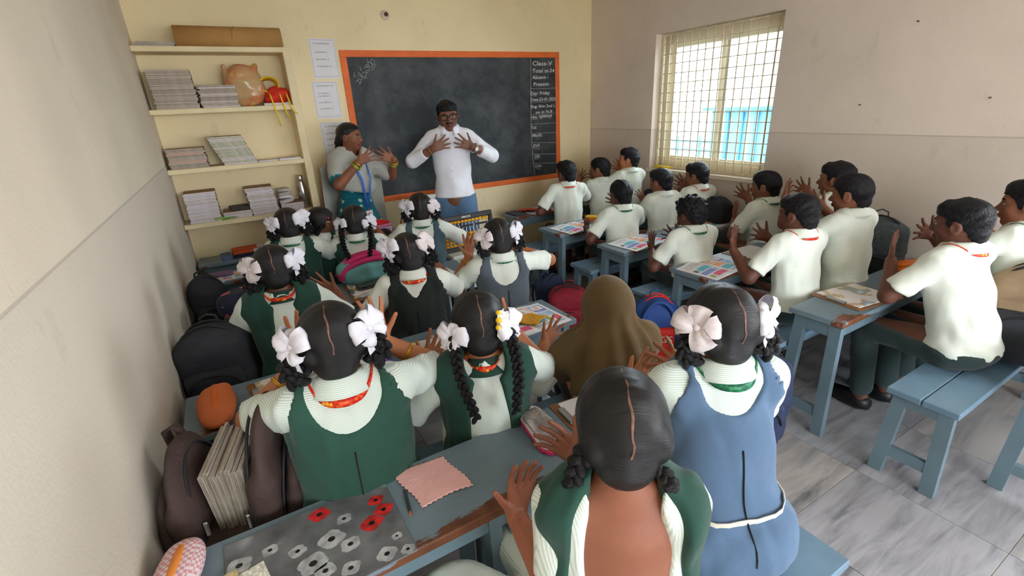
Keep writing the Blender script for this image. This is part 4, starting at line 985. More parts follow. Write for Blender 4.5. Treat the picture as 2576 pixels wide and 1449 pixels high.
        c['sh'] = sh = shirt(c, SHIRT_W, sleeve=1.62, hem=-.05, ws=.006, e=.016, hk=1.06, hf=.92)
        trousers(c, JEANS, .95, 'jeans'); shoes(c)
        hr = c['headput']('hair', get_hair('boy2'))
        b = MB(); b.tube([(-.14,.375,-.205),(-.08,.41,-.18),(0,.43,-.17),(.08,.41,-.18),(.14,.375,-.205)], [.012,.032,.03,.032,.012], 8, flat=.8); link('moustache', b.mesh('moustache'), c['P'], [HAIR_B], M=c['HM'])
        glasses(c, DENIM_BK, .105, thick=1.15)
        b = MB(); W, E = Vector(c['W'][-1]), Vector(c['E'][-1]); d = (W-E).normalized(); u = Vector(f); u = (u-d*u.dot(d)).normalized(); v = d.cross(u)
        q = W-d*.018; b.tube([q+(u*math.cos(a)+v*math.sin(a))*.034 for a in [2*PI*k/20 for k in range(20)]], .006, 6, closed=True, flat=1.6)
        M = Matrix((v, d, u)).transposed().to_4x4(); M.translation = q+u*.033
        b.lathe([(.019,0),(.020,.004),(.019,.009)], 18, 0, M); b.lathe([(.016,.0092),(.016,.0098)], 18, 1, M)
        c['put']('wristwatch', b.mesh('wristwatch'), [STEEL, PLASTIC_W])
        b = MB(); W, E = Vector(c['W'][1]), Vector(c['E'][1]); d = (W-E).normalized(); u = Vector(f); u = (u-d*u.dot(d)).normalized(); v = d.cross(u); q = W-d*.02
        b.tube([q+(u*math.cos(a)+v*math.sin(a))*.033 for a in [2*PI*k/20 for k in range(20)]], .003, 6, closed=True); c['put']('bracelet', b.mesh('bracelet'), [GOLD])
        pts = surf_line(sh.data, [S-z*t+f*.6 for t in np.linspace(.10,.55,8)], -f, .003)
        for q in pts:
            b = MB(); M = Matrix((Vector(r), Vector(z), Vector(f))).transposed().to_4x4(); M.translation = q; b.lathe([(.0055,-.002),(.0055,.003)], 10, 0, M); c['put']('button', b.mesh('button'), [PLASTIC_W])
        b = MB()
        for sd in (-1,1):
            fn = lambda u,v: tuple(N+r*sd*(.012+.060*u)+f*(.075-.045*u+.012*v)-z*(.035+.055*v*(1-.55*u)-.035*u))
            b.grid(fn, 5, 4)
        o = c['put']('shirt_collar', b.mesh('shirt_collar'), [SHIRT_W]); o.modifiers.new('thick','SOLIDIFY').thickness = .004
    elif w == 'woman':
        shirt(c, TEALP, sleeve=.85, collar=False, name='dress_top', hem=-.02, e=.003, ws=.001)
        V = clothvol(c, .011); V.seg(hip+z*.10, hip-z*.12, .125*s, .185*s, .05, flat=(f,.85)); V.seg(hip-z*.12, np.array([hip[0],hip[1],.22]), .185*s, .27*s, .03, flat=(f,.85))
        X,Y,Z = V.ax[0][:,None,None], V.ax[1][None,:,None], V.ax[2][None,None,:]
        ang = np.arctan2((X-hip[0])*r[0]+(Y-hip[1])*r[1], (X-hip[0])*f[0]+(Y-hip[1])*f[1]); V.F = V.F+(.010*np.clip((hip[2]+.05-Z)/.4,0,1)*np.sin(ang*14+2*np.sin(Z*5))).astype(np.float32)
        V.cut(np.array([0,0,.2]), -z); c['put']('dress_skirt', V.mesh('dress_skirt'), [TEALP])
        # grey shawl: draped over both shoulders, a sheet hanging down the back and sides
        V = clothvol(c, .009); c['torso'](V, .020)
        for sd in (-1,1):
            J, E = c['J'][sd], c['E'][sd]; V.seg(J, J+(E-J)*(.62 if sd>0 else .75), .060*s, .066*s, .04)
        V.seg(S-z*.04*s+f*.02, S-z*.20*s+f*.03, .112*s, .138*s, .04, flat=(f,.8)); V.cut(S-z*.255*s, nrm(-z+.22*r)); 
        ax = nrm(c['C']-N); V.seg(N-ax*.01+f*.015, N+ax*.1, .072*s, .085*s, .01, sub=True); V.seg(N+f*.05, N+f*.12-z*.02, .035*s, .022*s, .01, sub=True)
        V.wrinkle(.006, 45, 8, (.6,.6,1.4))
        c['put']('shawl', V.mesh('shawl'), [DUPA])
        b = MB(); wd = .235*s
        def back(u,v):
            x = (u*2-1.18)*wd; q = S+r*x-f*(.135*s-.07*abs(u*2-1)**3)+f*(.0)-z*(.03+.06*abs(u*2-1)**2); q = q-z*v*.95*s
            return tuple(q-f*.012*math.sin(u*26+v*3)*(.3+v)-f*.03*v+r*.04*v*(u*2-1))
        b.grid(back, 40, 14); o = c['put']('shawl_fall', b.mesh('shawl_fall'), [DUPA]); o.modifiers.new('thick','SOLIDIFY').thickness = .003
        hr = c['headput']('hair', get_hair('woman')); b = MB(); braid_beads(b, [(0,-.50,-.1),(-.02,-.52,-.35),(-.05,-.5,-.6),(-.08,-.48,-.95),(-.1,-.5,-1.4)], .13, .7); link('braid', b.mesh('braid'), hr, [HAIR_BR])
        glasses(c, M_GLS, .085, thick=.42)
        tgt = S+f*.14*s-z*.36*s+r*.01
        b = MB()
        for sd in (-1,1):
            A = N+r*sd*.058*s-f*.015+z*.005; pts = [N-f*.066*s+z*.01, A, N+r*sd*.055*s+f*.09*s-z*.07*s, S+r*sd*.035*s+f*.155*s-z*.16*s, tgt+r*sd*.006]
            b.tube(pts, .010, 6, flat=.25)
        c['put']('lanyard', b.mesh('lanyard'), [LANY_B])
        o, M = id_card(c, tgt-z*.02); o.matrix_local = c['ML']@M
        for sd in (-1,1): bangle(c, sd, .80, mat('green_bangle', srgb(150,160,60), rough=.3, metal=.5, var=.2), 4, .033); bangle(c, sd, .93, GOLD, 2, .031)
    if p.get('bangle'):
        for sd in p['bangle']: bangle(c, sd, p.get('bt2', .84), None, 2)
    if p.get('earring'):
        for sd in (-1,1):
            b = MB(); b.ball((0,0,0), .028); link('earring', b.mesh('earring'), c['P'], [GOLD], M=c['HM']@T(sd*.40,-.01,-.17))
def C0(c): return c['C']
# ------------------------------------------------------------------ desks and benches
def worn_paint(name, rgb, wear=.60, rust=(120,72,44), edge=0.0):
    m = mat(name, srgb(*rgb), rough=.42, var=.10, vscale=6, bump=.1, bscale=40, spec=.45); N, L, b = nodes_of(m); tc = N.new('ShaderNodeTexCoord'); mp = N.new('ShaderNodeMapping'); mp.inputs['Scale'].default_value = (1.0,2.6,2.6)
    oi = N.new('ShaderNodeObjectInfo'); L.new(tc.outputs['Object'], mp.inputs[0]); L.new(oi.outputs['Random'], mp.inputs['Location'])
    n = N.new('ShaderNodeTexNoise'); n.inputs['Scale'].default_value = 3.2; n.inputs['Detail'].default_value = 10; n.inputs['Roughness'].default_value = .68; L.new(mp.outputs[0], n.inputs['Vector'])
    sp = N.new('ShaderNodeSeparateXYZ'); L.new(tc.outputs['Object'], sp.inputs[0]); mr = N.new('ShaderNodeMapRange'); mr.inputs[1].default_value = 0.0; mr.inputs[2].default_value = .075; mr.inputs[3].default_value = edge; mr.inputs[4].default_value = 0.0; L.new(sp.outputs[1], mr.inputs[0])
    ad = N.new('ShaderNodeMath'); ad.operation = 'ADD'; L.new(n.outputs[0], ad.inputs[0]); L.new(mr.outputs[0], ad.inputs[1])
    r = ramp_node(N, [(wear,(0,0,0)),(wear+.03,(1,1,1))]); L.new(ad.outputs[0], r.inputs[0])
    n2 = N.new('ShaderNodeTexNoise'); n2.inputs['Scale'].default_value = 14; n2.inputs['Detail'].default_value = 6; L.new(tc.outputs['Object'], n2.inputs['Vector'])
    rc = ramp_node(N, [(.35,tuple(x*.5 for x in srgb(*rust))),(.65,srgb(*rust))]); L.new(n2.outputs[0], rc.inputs[0])
    o = mixc(N, L, r.outputs[0], b.inputs['Base Color'].links[0].from_socket, rc.outputs[0])
    r2 = ramp_node(N, [(.66,(0,0,0)),(.70,(.6,.6,.6))]); L.new(n2.outputs[0], r2.inputs[0]); o = mixc(N, L, r2.outputs[0], o, srgb(96,152,178)); L.new(o, b.inputs['Base Color']); return m
PAINT_T = worn_paint('worn_grey_blue_top_paint', (112,130,142), .615, edge=.11); PAINT_L = worn_paint('worn_grey_blue_leg_paint', (104,126,138), .70); PAINT_S = worn_paint('worn_blue_bench_paint', (106,134,154), .66)
def desk(label, x0, x1, y0, y1, h, kind='desk', legx=None, planks=1, top=None, inset=.05):
    o = empty(kind, label, kind.split('_')[-1], (x0,y0,0)); w, d = x1-x0, y1-y0; tk = .028; top = top or (PAINT_T if kind == 'desk' else PAINT_S)
    for k in range(planks):
        a, c = d*k/planks, d*(k+1)/planks; b = MB(); b.box((0,a+(.0015 if k else 0),h-tk),(w,c-(.0015 if k<planks-1 else 0),h),0,.004); link('top_plank', b.mesh('top_plank'), o, [top])
    az = .07 if kind == 'desk' else .05
    for yy in (.03,d-.052):
        b = MB(); b.box((.05,yy,h-tk-az),(w-.05,yy+.022,h-tk-.0005),0,.002); link('apron', b.mesh('apron'), o, [PAINT_L])
    lx = legx or [inset, w-inset]; lw, lt = .036, .05
    for x in lx:
        s = -1 if x < w/2 else 1
        b = MB(); b.box((x-.018,.03,h-tk-az),(x+.018,d-.03,h-tk-.001),0,.002); link('end_rail', b.mesh('end_rail'), o, [PAINT_L])
        for yy,sy in ((.045,-1),(d-.045,1)):
            b = MB(); t = Vector((x,yy,h-tk-.001)); f = Vector((x+s*.02 if x in (lx[0],lx[-1]) else x, yy+sy*.018, .002))
            vs = []
            for q in (f,t):
                for ax,ay in ((-1,-1),(1,-1),(1,1),(-1,1)): vs.append((q.x+ax*lw/2, q.y+ay*lt/2, q.z))
            b.add(vs, [(3,2,1,0),(4,5,6,7),(0,1,5,4),(1,2,6,5),(2,3,7,6),(3,0,4,7)]); link('leg', b.mesh('leg'), o, [PAINT_L])
        b = MB(); b.box((x-.013+s*.016,.03,.09),(x+.013+s*.016,d-.03,.14),0,.002); link('stretcher', b.mesh('stretcher'), o, [PAINT_L])
    return o
DW = 3.82
desk('long grey blue desk nearest the camera with floral board and pink napkin on it', .02,1.52,.833,1.122,.645, legx=[.06,.74,.80,1.44])
desk('left desk under the open textbooks and orange pouch, second from the camera', .03,1.66,1.665,1.975,.62)
desk('left desk with brown clipboard and dark pencil case, third from the camera', .17,1.58,2.56,2.94,.62)
desk('short left desk against the wall holding papers and a textbook', .02,.74,3.45,3.72,.62)
desk('taller desk in front of the woman teacher holding the pink lunch box', .80,1.58,3.44,3.74,.72)
desk('low desk pushed under the wall shelf with a box of cards', .02,.84,3.99,4.235,.62)
desk('grey blue desk nearest the right edge with orange pencil box', 2.57,DW,.915,1.165,.62)
desk('right desk holding the textbook and brown clipboard of the red lanyard boy', 2.575,DW,1.63,1.925,.62)
desk('right desk in front of the curly haired boy', 2.57,DW,2.315,2.60,.62)
desk('right desk with the yellow pencil box', 2.52,DW,2.985,3.30,.62)
desk('right desk touching the front wall below the blackboard corner', 2.57,DW,3.765,4.03,.62)
desk('blue bench under the two nearest girls', .30,1.568,.36,.655,.42,'bench')
desk('bench carrying the brown backpack and three girls', .02,1.60,1.20,1.44,.42,'bench')
desk('bench carrying the tall black backpack and three girls', .02,1.58,2.05,2.30,.42,'bench')
desk('bench below the notebook shelf with four girls', .02,1.56,2.98,3.22,.42,'bench')
desk('two-plank bench nearest the right edge of the picture', 2.55,3.80,.455,.70,.42,'bench',planks=2)
desk('bench of the boys in front of the grey mesh backpack', 2.50,3.80,1.16,1.40,.42,'bench',planks=2)
desk('bench with bright blue end beside the red and blue bag', 2.50,3.80,1.92,2.17,.42,'bench',planks=2)
desk('bench of the three boys below the window', 2.52,3.80,2.60,2.86,.42,'bench',planks=2)
desk('bench in the far right corner by the front wall', 2.52,3.80,3.34,3.56,.42,'bench',planks=2)
desk('desk cut off by the right edge, only one dark leg in view', 2.83,3.82,.08,.375,.62)
# white plastic chair behind the abacus
o = empty('plastic_chair', 'white plastic chair with slotted back in front of the man teacher', 'chair', (1.80,3.62,0), .12)
PLW = mat('white_chair_plastic', srgb(216,222,212), rough=.35, var=.03)
b = MB(); b.box((-.21,-.22,.40),(.21,.20,.43),0,.012); link('seat', b.mesh('seat'), o, [PLW])
for k in range(5):
    z0, z1 = [(.47,.60),(.615,.69),(.705,.78),(.795,.845),(.86,.925)][k]
    b = MB(); b.grid(lambda u,v: ((u*2-1)*(.20-.02*(v if k==4 else 0)**2), .19+.05*(z0+(z1-z0)*v-.43)+.03*(1-(u*2-1)**2), z0+(z1-z0)*v), 9, 3); q = link('back_slat', b.mesh('back_slat'), o, [PLW]); q.modifiers.new('thick','SOLIDIFY').thickness = .012
for sx in (-1,1):
    b = MB(); b.tube([(sx*.20,.19,.43),(sx*.205,.205,.65),(sx*.185,.225,.90)], [.02,.018,.014], 8); link('back_post', b.mesh('back_post'), o, [PLW])
    for sy in (-1,1):
        b = MB(); b.tube([(sx*.17,sy*.16,.405),(sx*.21,sy*.21,.0)], [.026,.018], 8); link('leg', b.mesh('leg'), o, [PLW])
# white plastic side table carrying the abacus
o = empty('side_table', 'white plastic side table under the abacus', 'table', (1.86,3.18,0), .10)
b = MB(); b.box((-.27,-.13,.575),(.27,.13,.605),0,.01); link('table_top', b.mesh('table_top'), o, [PLW])
for sx in (-1,1):
    for sy in (-1,1):
        b = MB(); b.box((sx*.23-.022,sy*.095-.02,0),(sx*.23+.022,sy*.095+.02,.576),0,.006); link('leg', b.mesh('leg'), o, [PLW])
b = MB(); b.box((-.23,-.01,.28),(.23,.01,.31),0,.004); link('rail', b.mesh('rail'), o, [PLW])
# abacus
ab = empty('abacus', 'large black framed demonstration abacus with yellow beads', 'abacus', (1.80,3.155,.606), .0)
ab.rotation_euler = (-.16,0,.05)
FRM = mat('black_abacus_frame', srgb(44,42,46), rough=.4, var=.1); BEAD = mat('yellow_bead', srgb(240,172,24), rough=.35, var=.06); ROD = mat('white_abacus_rod', srgb(225,222,218), rough=.3)
aw, ah = .46, .262
for nm,lo,hi in (('frame_bottom',(-aw/2,-.014,0),(aw/2,.014,.030)),('frame_top',(-aw/2,-.014,ah-.038),(aw/2,.014,ah)),('frame_side',(-aw/2,-.016,.030),(-aw/2+.03,.016,ah-.038)),('frame_side',(aw/2-.03,-.016,.030),(aw/2,.016,ah-.038)),('divider_bar',(-aw/2+.03,-.010,.168),(aw/2-.03,.010,.182))):
    b = MB(); b.box(lo,hi,0,.005); link(nm, b.mesh(nm), ab, [FRM])
bd = MB(); bd.lathe([(.004,-.012),(.0165,-.002),(.0165,.002),(.004,.012)], 12); bdm = bd.mesh('bead'); bdm.materials.append(BEAD)
rd = MB(); rd.lathe([(.0032,.028),(.0032,ah-.036)], 8); rdm = rd.mesh('rod'); rdm.materials.append(ROD)
for k in range(13):
    x = -aw/2+.05+(aw-.10)*k/12; link('rod', rdm, ab, loc=(x,0,0)); link('bead', bdm, ab, loc=(x,0,ah-.051))
    for j in range(4): link('bead', bdm, ab, loc=(x,0,.043+.0245*j+(.02 if (k*5+j)%7 == 0 and j == 3 else 0)))
for k in range(4):
    b = MB(); M = T(-.18+.12*k,-.010,.175)@Matrix.Rotation(PI/2,4,'X'); b.lathe([(.005,0),(.005,.002)], 10, 0, M); link('marker_dot', b.mesh('marker_dot'), ab, [ROD])
write(ab, 'ABACUS', -.035, -.0145, ah-.026, .021, ROD, 'printed_word', 0, .0004, .075)
PEOPLE = [
  dict(label='girl with bare upper back and dark green shawl seated nearest the camera', head=[0.879, 0.534, 1.04], yaw=33, wl=[0.768, 0.749, 0.692], wr=[0.964, 0.741, 0.761], hyaw=32, hpitch=12, hroll=0, kind='girl', wear='g12', pm=GREEN, skin='back', H=0.215, vx=0.0055, ul=[0.35, 0.25, 0.9], pl=[-0.1, -0.35, -1.0], cvx=0.0075, curl=0.5, spread=14, lean=0.06, sw=0.108, slope=0.022, full=True, lyaw=-14, kn=0.125),
  dict(label='girl in faded blue pinafore with cream belt and green lanyard on the nearest bench', head=[1.373, 0.702, 1.04], yaw=24, wl=[1.338, 0.98, 0.714], wr=[1.507, 0.883, 0.759], hyaw=22, hpitch=5, kind='girl', wear='pin', pm=BLUE, shirtm=SHIRT_S, lan='g', lw=0.018, belt=1, seam=(0.12, 0.36), skin='light', H=0.22, vx=0.0055, cvx=0.0075, bow=3, scoop=(0.08, 0.01), spread=28, lean=0.1),
  dict(label='girl in green pinafore with red lanyard and gold bangles, arms raised before her face', head=[0.504, 1.254, 1.02], yaw=8, wl=[0.435, 1.466, 0.891], wr=[0.672, 1.433, 0.898], hyaw=8, hpitch=14, hroll=-3, kind='girl', wear='pin', pm=GREENL, shirtm=SHIRT_S, lan='r', lw=0.018, seam=(0.1, 0.33), skin='light', H=0.225, vx=0.005, cvx=0.007, ur=[-0.15, 0.3, 0.95], ul=[0.15, 0.3, 0.95], pr=[0.8, -0.5, -0.5], pl=[-0.8, -0.5, -0.5], bow=0, scoop=(0.085, 0.008), bangle=(-1, 1), bt2=0.55, wd=1.12, lean=0.04),
  dict(label='girl with two long plaits, flowers in her hair and a dark green shawl', head=[0.937, 1.243, 0.958], yaw=20, wl=[0.82, 1.477, 0.725], hyaw=18, hpitch=8, hroll=-2, kind='girl', wear='dup', pm=GREEN, lan='r', skin='light', H=0.215, vx=0.005, cvx=0.007, ul=[0.6, 0.25, 0.7], hs='tails', bow=1, bowz=-0.04, bowy=-0.2, bs=0.9, bangle=(-1,), bt2=0.1, flowers=1),
  dict(label='girl covered by a brown headscarf, left hand raised with fingers spread', head=[1.447, 1.215, 0.905], yaw=22, wl=[1.315, 1.441, 0.679], hyaw=22, hpitch=5, kind='girl', slk=0.8, wear='hijab', skin='light', vx=0.006, ul=[0.75, 0.2, 0.5], H=0.2, spread=30),
  dict(label='girl with green shawl and red lanyard, both palms open, beside the black bags', head=[0.438, 2.193, 0.995], yaw=3, wl=[0.361, 2.357, 0.794], wr=[0.687, 2.34, 0.78], hyaw=3, hpitch=8, hroll=-2, kind='girl', wear='dup', pm=GREEN, lan='r', lrad=0.08, skin='mid', vx=0.006, ur=[-0.75, 0.2, 0.55], ul=[0.2, 0.3, 0.9], bow=3),
  dict(label='girl in black pinafore with red lanyard and small earrings', head=[1.019, 2.151, 0.955], yaw=16, wl=[0.907, 2.339, 0.648], hyaw=14, hpitch=12, hroll=-6, kind='girl', wear='pin', pm=BLACKC, lan='r', lw=0.018, seam=(0.12, 0.32), skin='mid', vx=0.006, bow=2, scoop=(0.062, 0.075), vee=0.75, earring=1, bowz=0.2),
  dict(label='girl in slate grey pinafore with a gold bangle, left hand raised', head=[1.496, 2.122, 0.955], yaw=14, wl=[1.406, 2.309, 0.822], wr=[1.698, 2.277, 0.827], hyaw=14, hpitch=8, hroll=-4, kind='girl', wear='pin', pm=GREY, lan='g', lw=0.008, seam=(0.12, 0.34), skin='light', vx=0.006, ul=[0.2, 0.2, 0.95], bow=3, scoop=(0.072, 0.055), bangle=(-1,), bt2=0.8, pl=[-0.7, -0.3, -0.7], pr=[0.9, -0.3, -0.3]),
  dict(label='girl in dark green pinafore with green lanyard below the notebook shelf', head=[0.602, 3.067, 1.0], yaw=14, hyaw=12, hpitch=8, hroll=-4, kind='girl', wear='pin', pm=GREEN, lan='g', skin='mid', vx=0.007, bow=1, H=0.2, scoop=(0.07, 0.03)),
  dict(label='girl seen in profile with a pink hair clip, between two girls in green', head=[0.795, 3.171, 0.965], yaw=25, hyaw=62, hpitch=8, kind='girl', wear='pin', pm=GREEN, lan=None, skin='mid', vx=0.007, bow=3, bows=(0, 0), H=0.195, face=1, hs='tails', clip=1),
  dict(label='girl in dark green pinafore with big drooping white bows, in front of the woman teacher', head=[0.975, 3.038, 0.965], yaw=15, hyaw=14, hpitch=6, kind='girl', wear='pin', pm=GREEN, lan='g', skin='mid', vx=0.007, bow=0, hs='tails', scoop=(0.085, 0.05), vee=0.3, bowz=-0.06),
  dict(label='girl in teal grey pinafore with orange hennaed hands beside the abacus', head=[1.411, 3.036, 0.985], yaw=20, wl=[1.313, 3.221, 0.787], wr=[1.577, 3.125, 0.804], hyaw=19, hpitch=6, kind='girl', wear='pin', pm=TEALG, lan='g', skin='henna', vx=0.007, pl=[-0.8, -0.2, -0.5], pr=[0.8, -0.2, -0.5], bow=2, scoop=(0.07, 0.06), bowz=0.05),
  dict(label='girl bending low, only the top of her dark hair showing', head=[1.244, 3.42, 0.693], yaw=20, hyaw=20, hpitch=55, kind='girl', wear='pin', pm=GREEN, lan=None, skin='mid', vx=0.008, bows=(0, 0), hs='none', lean=0.22, H=0.2, hip=[1.05, 3.12]),
  dict(label='boy with red lanyard seen from behind at the front right desk', head=[2.915, 3.436, 1.02], yaw=20, wl=[2.837, 3.592, 0.675], hyaw=-2, hpitch=2, kind='boy', wear='boy', lan='r', skin='dark', vx=0.007, cuff=0, hair='boy2', ul=[0.1, 0.4, 0.9]),
  dict(label='boy in profile between two boys at the front right desk', head=[3.353, 3.499, 1.0], yaw=10, hyaw=-30, hpitch=4, kind='boy', wear='boy', skin='mid', vx=0.007, face=1, hair='boy'),
  dict(label='boy with raised chin in the far corner beside the window', head=[3.567, 3.351, 1.08], yaw=5, pr=[-0.1, -0.2, -1], hyaw=-40, hpitch=-6, kind='boy', wear='boy', skin='light', vx=0.007, face=1, hair='boy2'),
  dict(label='boy with green lanyard and shorts holding a yellow pencil box at the second right desk', head=[2.876, 2.699, 0.93], yaw=15, wl=[2.715, 2.887, 0.604], hyaw=8, hpitch=6, kind='boy', wear='boy', lan='g', skin='dark', vx=0.0065, ul=[0.15, 0.3, 0.9], cuff=0, hair='boy', seat=0.42),
  dict(label='boy with spread fingers in the middle of the second right desk', head=[3.35, 2.747, 0.965], yaw=8, wl=[3.369, 2.926, 0.762], wr=[3.672, 2.903, 0.765], hyaw=-8, hpitch=6, kind='boy', wear='boy', skin='mid', vx=0.0065, ul=[-0.3, 0.3, 0.8], face=1, hair='boy2'),
  dict(label='boy with red lanyard and spread fingers under the window', head=[3.671, 2.663, 0.988], yaw=5, wl=[3.753, 2.837, 0.798], pr=[-0.1, -0.2, -1], hyaw=-18, hpitch=6, kind='boy', wear='boy', lan='r', skin='mid', vx=0.0065, ul=[-0.45, 0.2, 0.8], face=1, hair='boy2'),
  dict(label='curly haired boy with green lanyard, hands up over his open textbook', head=[2.825, 1.998, 0.905], yaw=12, wl=[2.71, 2.196, 0.634], wr=[2.935, 2.179, 0.692], hyaw=2, hpitch=12, kind='boy', wear='boy', lan='g', skin='dark', vx=0.0065, ul=[0.1, 0.2, 0.95], ur=[-0.8, 0.3, 0.4], face=1, hair='curly'),
  dict(label='boy in profile with green lanyard by the right wall, hand raised before his chin', head=[3.568, 1.994, 0.985], yaw=5, wl=[3.537, 2.178, 0.726], pr=[-0.1, -0.2, -1], hyaw=-18, hpitch=4, kind='boy', wear='boy', lan='g', skin='mid', vx=0.0065, ul=[0.2, 0.2, 0.95], face=1, hair='boy'),
  dict(label='boy with red lanyard and both hands spread above his textbook', head=[2.86, 1.353, 1.0], yaw=12, wl=[2.671, 1.567, 0.793], wr=[2.93, 1.543, 0.829], hyaw=-2, hpitch=6, kind='boy', wear='boy', lan='r', skin='dark', vx=0.006, cvx=0.008, ul=[0.15, 0.2, 0.95], ur=[-0.85, 0.2, 0.35], face=1, hair='boy2'),
  dict(label='taller boy in profile in front of a grey mesh backpack', head=[3.189, 1.276, 1.07], yaw=8, hyaw=-10, hpitch=6, kind='boy', wear='boy', skin='mid', vx=0.006, cvx=0.008, face=1, hair='boy', wd=1.05),
  dict(label='boy mostly hidden behind the taller boy, one finger raised', head=[3.532, 1.529, 1.085], yaw=4, pr=[-0.1, -0.2, -1], hyaw=-14, hpitch=0, kind='boy', wear='boy', skin='mid', vx=0.0075, face=1, hair='boy2', lean=0.12),
  dict(label='boy with red lanyard at the nearest right desk, hands at his mouth', head=[3.025, 0.752, 1.03], yaw=12, wl=[2.97, 0.947, 0.83], wr=[3.245, 0.909, 0.916], hyaw=-2, hpitch=5, kind='boy', wear='boy', lan='r', skin='dark', vx=0.0055, cvx=0.0075, ul=[0.25, 0.2, 0.92], ur=[-0.85, 0.25, 0.3], face=1, hair='boy2', wd=1.08, H=0.21, lean=0.1),
  dict(label='boy with green lanyard cut off by the right edge of the picture', head=[3.384, 0.651, 1.08], yaw=8, hyaw=-12, hpitch=2, kind='boy', wear='boy', lan='g', skin='mid', vx=0.0065, face=1, hair='boy'),
  dict(label='man teacher in white shirt and glasses, hands spread on his chest', head=[1.995, 3.8, 1.544], yaw=-155, wl=[2.094, 3.588, 1.302], wr=[1.812, 3.72, 1.307], hyaw=-162, hpitch=8, hroll=4, kind='man', wear='man', skin='man', face=1, stand=True, hipz=0.885, H=0.225, s=1.24, slope=0.03, vx=0.0065, cvx=0.009, ur=[0.85, -0.1, 0.3], ul=[-0.85, 0.1, 0.38], spread=22, sw=0.124, wd=0.97, slk=0.9, ua=0.198, fa=0.182, hemz=0.893, pr=[-0.92, 0.39, -0.75], pl=[0.92, -0.39, -0.75], pole=None, hL=0.135),
  dict(label='woman teacher in teal printed dress and grey shawl, glasses and blue lanyard, hands spread', head=[1.223, 3.93, 1.432], yaw=160, wl=[1.486, 3.749, 1.249], wr=[1.202, 3.667, 1.264], hyaw=128, hpitch=4, kind='woman', wear='woman', skin='mid', face=1, stand=True, hipz=0.8, H=0.205, s=1.13, slope=0.03, vx=0.0065, cvx=0.009, ur=[0.8, 0, 0.35], ul=[-0.8, 0, 0.4], spread=24, sw=0.108, hL=0.14, wd=0.92),
]
for _p in PEOPLE: build_person(_p)
# ------------------------------------------------------------------ books and stationery
def M1(name, rgb, **k): return mat(name, srgb(*rgb), **k)
P_WHITE = M1('book_page', (236,234,236), rough=.8, var=.03); P_CY = M1('print_cyan', (110,190,210), rough=.8, var=.1, vscale=40); P_PU = M1('print_violet', (140,150,205), rough=.8, var=.1, vscale=40)
P_PK = M1('print_pink', (232,96,130), rough=.8, var=.12, vscale=40); P_OR = M1('print_orange', (240,170,120), rough=.8, var=.12, vscale=40); P_GY = M1('print_grey', (120,120,124), rough=.8, var=.4, vscale=60); P_GN = M1('print_olive', (176,176,110), rough=.8, var=.4, vscale=50)
P_LB = M1('print_pale_blue', (168,196,230), rough=.8, var=.1, vscale=40); P_BR = M1('brown_book_cover', (150,118,84), rough=.7, var=.15); 
BOOKM = [P_WHITE, P_CY, P_PU, P_PK, P_OR, P_GY, P_GN, P_LB]
def textbook_mesh(seed=0, W=.19, D=.27):
    b = MB()
    def zc(x): a = abs(x)/W; return .004+.011*math.sin(min(1,a*1.35+.05)*PI)*.9*(1-a*.35)+.001
    def page(sx):
        b.grid(lambda u,v: (sx*W*u, D*v, zc(W*u)), 9, 4, 0); b.grid(lambda u,v: (sx*W*u, D*v, .0005), 9, 2, 0)
        b.grid(lambda u,v: (sx*W*u, 0, .0005+(zc(W*u)-.0005)*v), 9, 2, 0); b.grid(lambda u,v: (sx*W*u, D, .0005+(zc(W*u)-.0005)*v), 9, 2, 0); b.grid(lambda u,v: (sx*W, D*u, .0005+(zc(W)-.0005)*v), 2, 2, 0)
    page(-1); page(1)
    def pr(x0,x1,y0,y1,mi,up=.0006):
        b.grid(lambda u,v: (x0+(x1-x0)*u, y0+(y1-y0)*v, zc(x0+(x1-x0)*u)+up), 6, 2, mi)
    L = -W
    pr(L+.06,-.02,.130,.175,1); pr(L+.018,L+.052,.135,.170,5); pr(L+.02,-.055,.080,.120,2); pr(-.05,-.02,.085,.118,7); pr(L+.068,-.02,.025,.068,3); pr(L+.02,L+.060,.025,.065,6)
    for k in range(4): pr(L+.03,-.03-.02*(k%2),.245-.014*k,.2475-.014*k,5)
    pr(.012,.088,.165,.245,4); pr(.020,.080,.175,.235,0,.0010); pr(.028,.05,.185,.205,4,.0013)
    pr(.098,.176,.165,.245,2); pr(.106,.168,.192,.236,0,.0010); pr(.125,.148,.200,.226,4,.0013); pr(.012,.088,.110,.155,4); pr(.098,.176,.105,.155,7); pr(.012,.088,.050,.10,1); pr(.098,.135,.045,.095,6); pr(.14,.176,.045,.095,3); pr(.012,.176,.02,.038,7)
    me = b.mesh('open_textbook')
    for m in BOOKM: me.materials.append(m)
    return me
TB = textbook_mesh()
def textbook(label, x, y, z, deg, sc=1.0):
    o = link('open_textbook', TB, None, loc=(x,y,z+.0008), rz=math.radians(deg)); o.scale = (sc,sc,sc); return tag(o, label, 'textbook', 'open textbooks on the desks')
def block(name, label, cat, x, y, z, deg, w, d, h, m, bev=.002, group=None):
    b = MB(); b.box((-w/2,-d/2,0),(w/2,d/2,h),0,bev); return tag(link(name, b.mesh(name), None, [m], loc=(x,y,z), rz=math.radians(deg)), label, cat, group)
DZ = .6205; D1 = .6455
textbook('open textbook in front of the girl in green pinafore, under a crumpled handkerchief', 1.0, 1.62, DZ, 4, .93)
textbook('open textbook under the yellow cloth beside the brown headscarf', 1.435, 1.65, DZ, 4, 1.0)
textbook('open textbook by the boy holding the yellow pencil box', 2.78, 2.96, DZ, 5, 1.0)
textbook('open textbook under the hands of the middle boy at the second right desk', 3.33, 3.02, DZ, 4, 1.0)
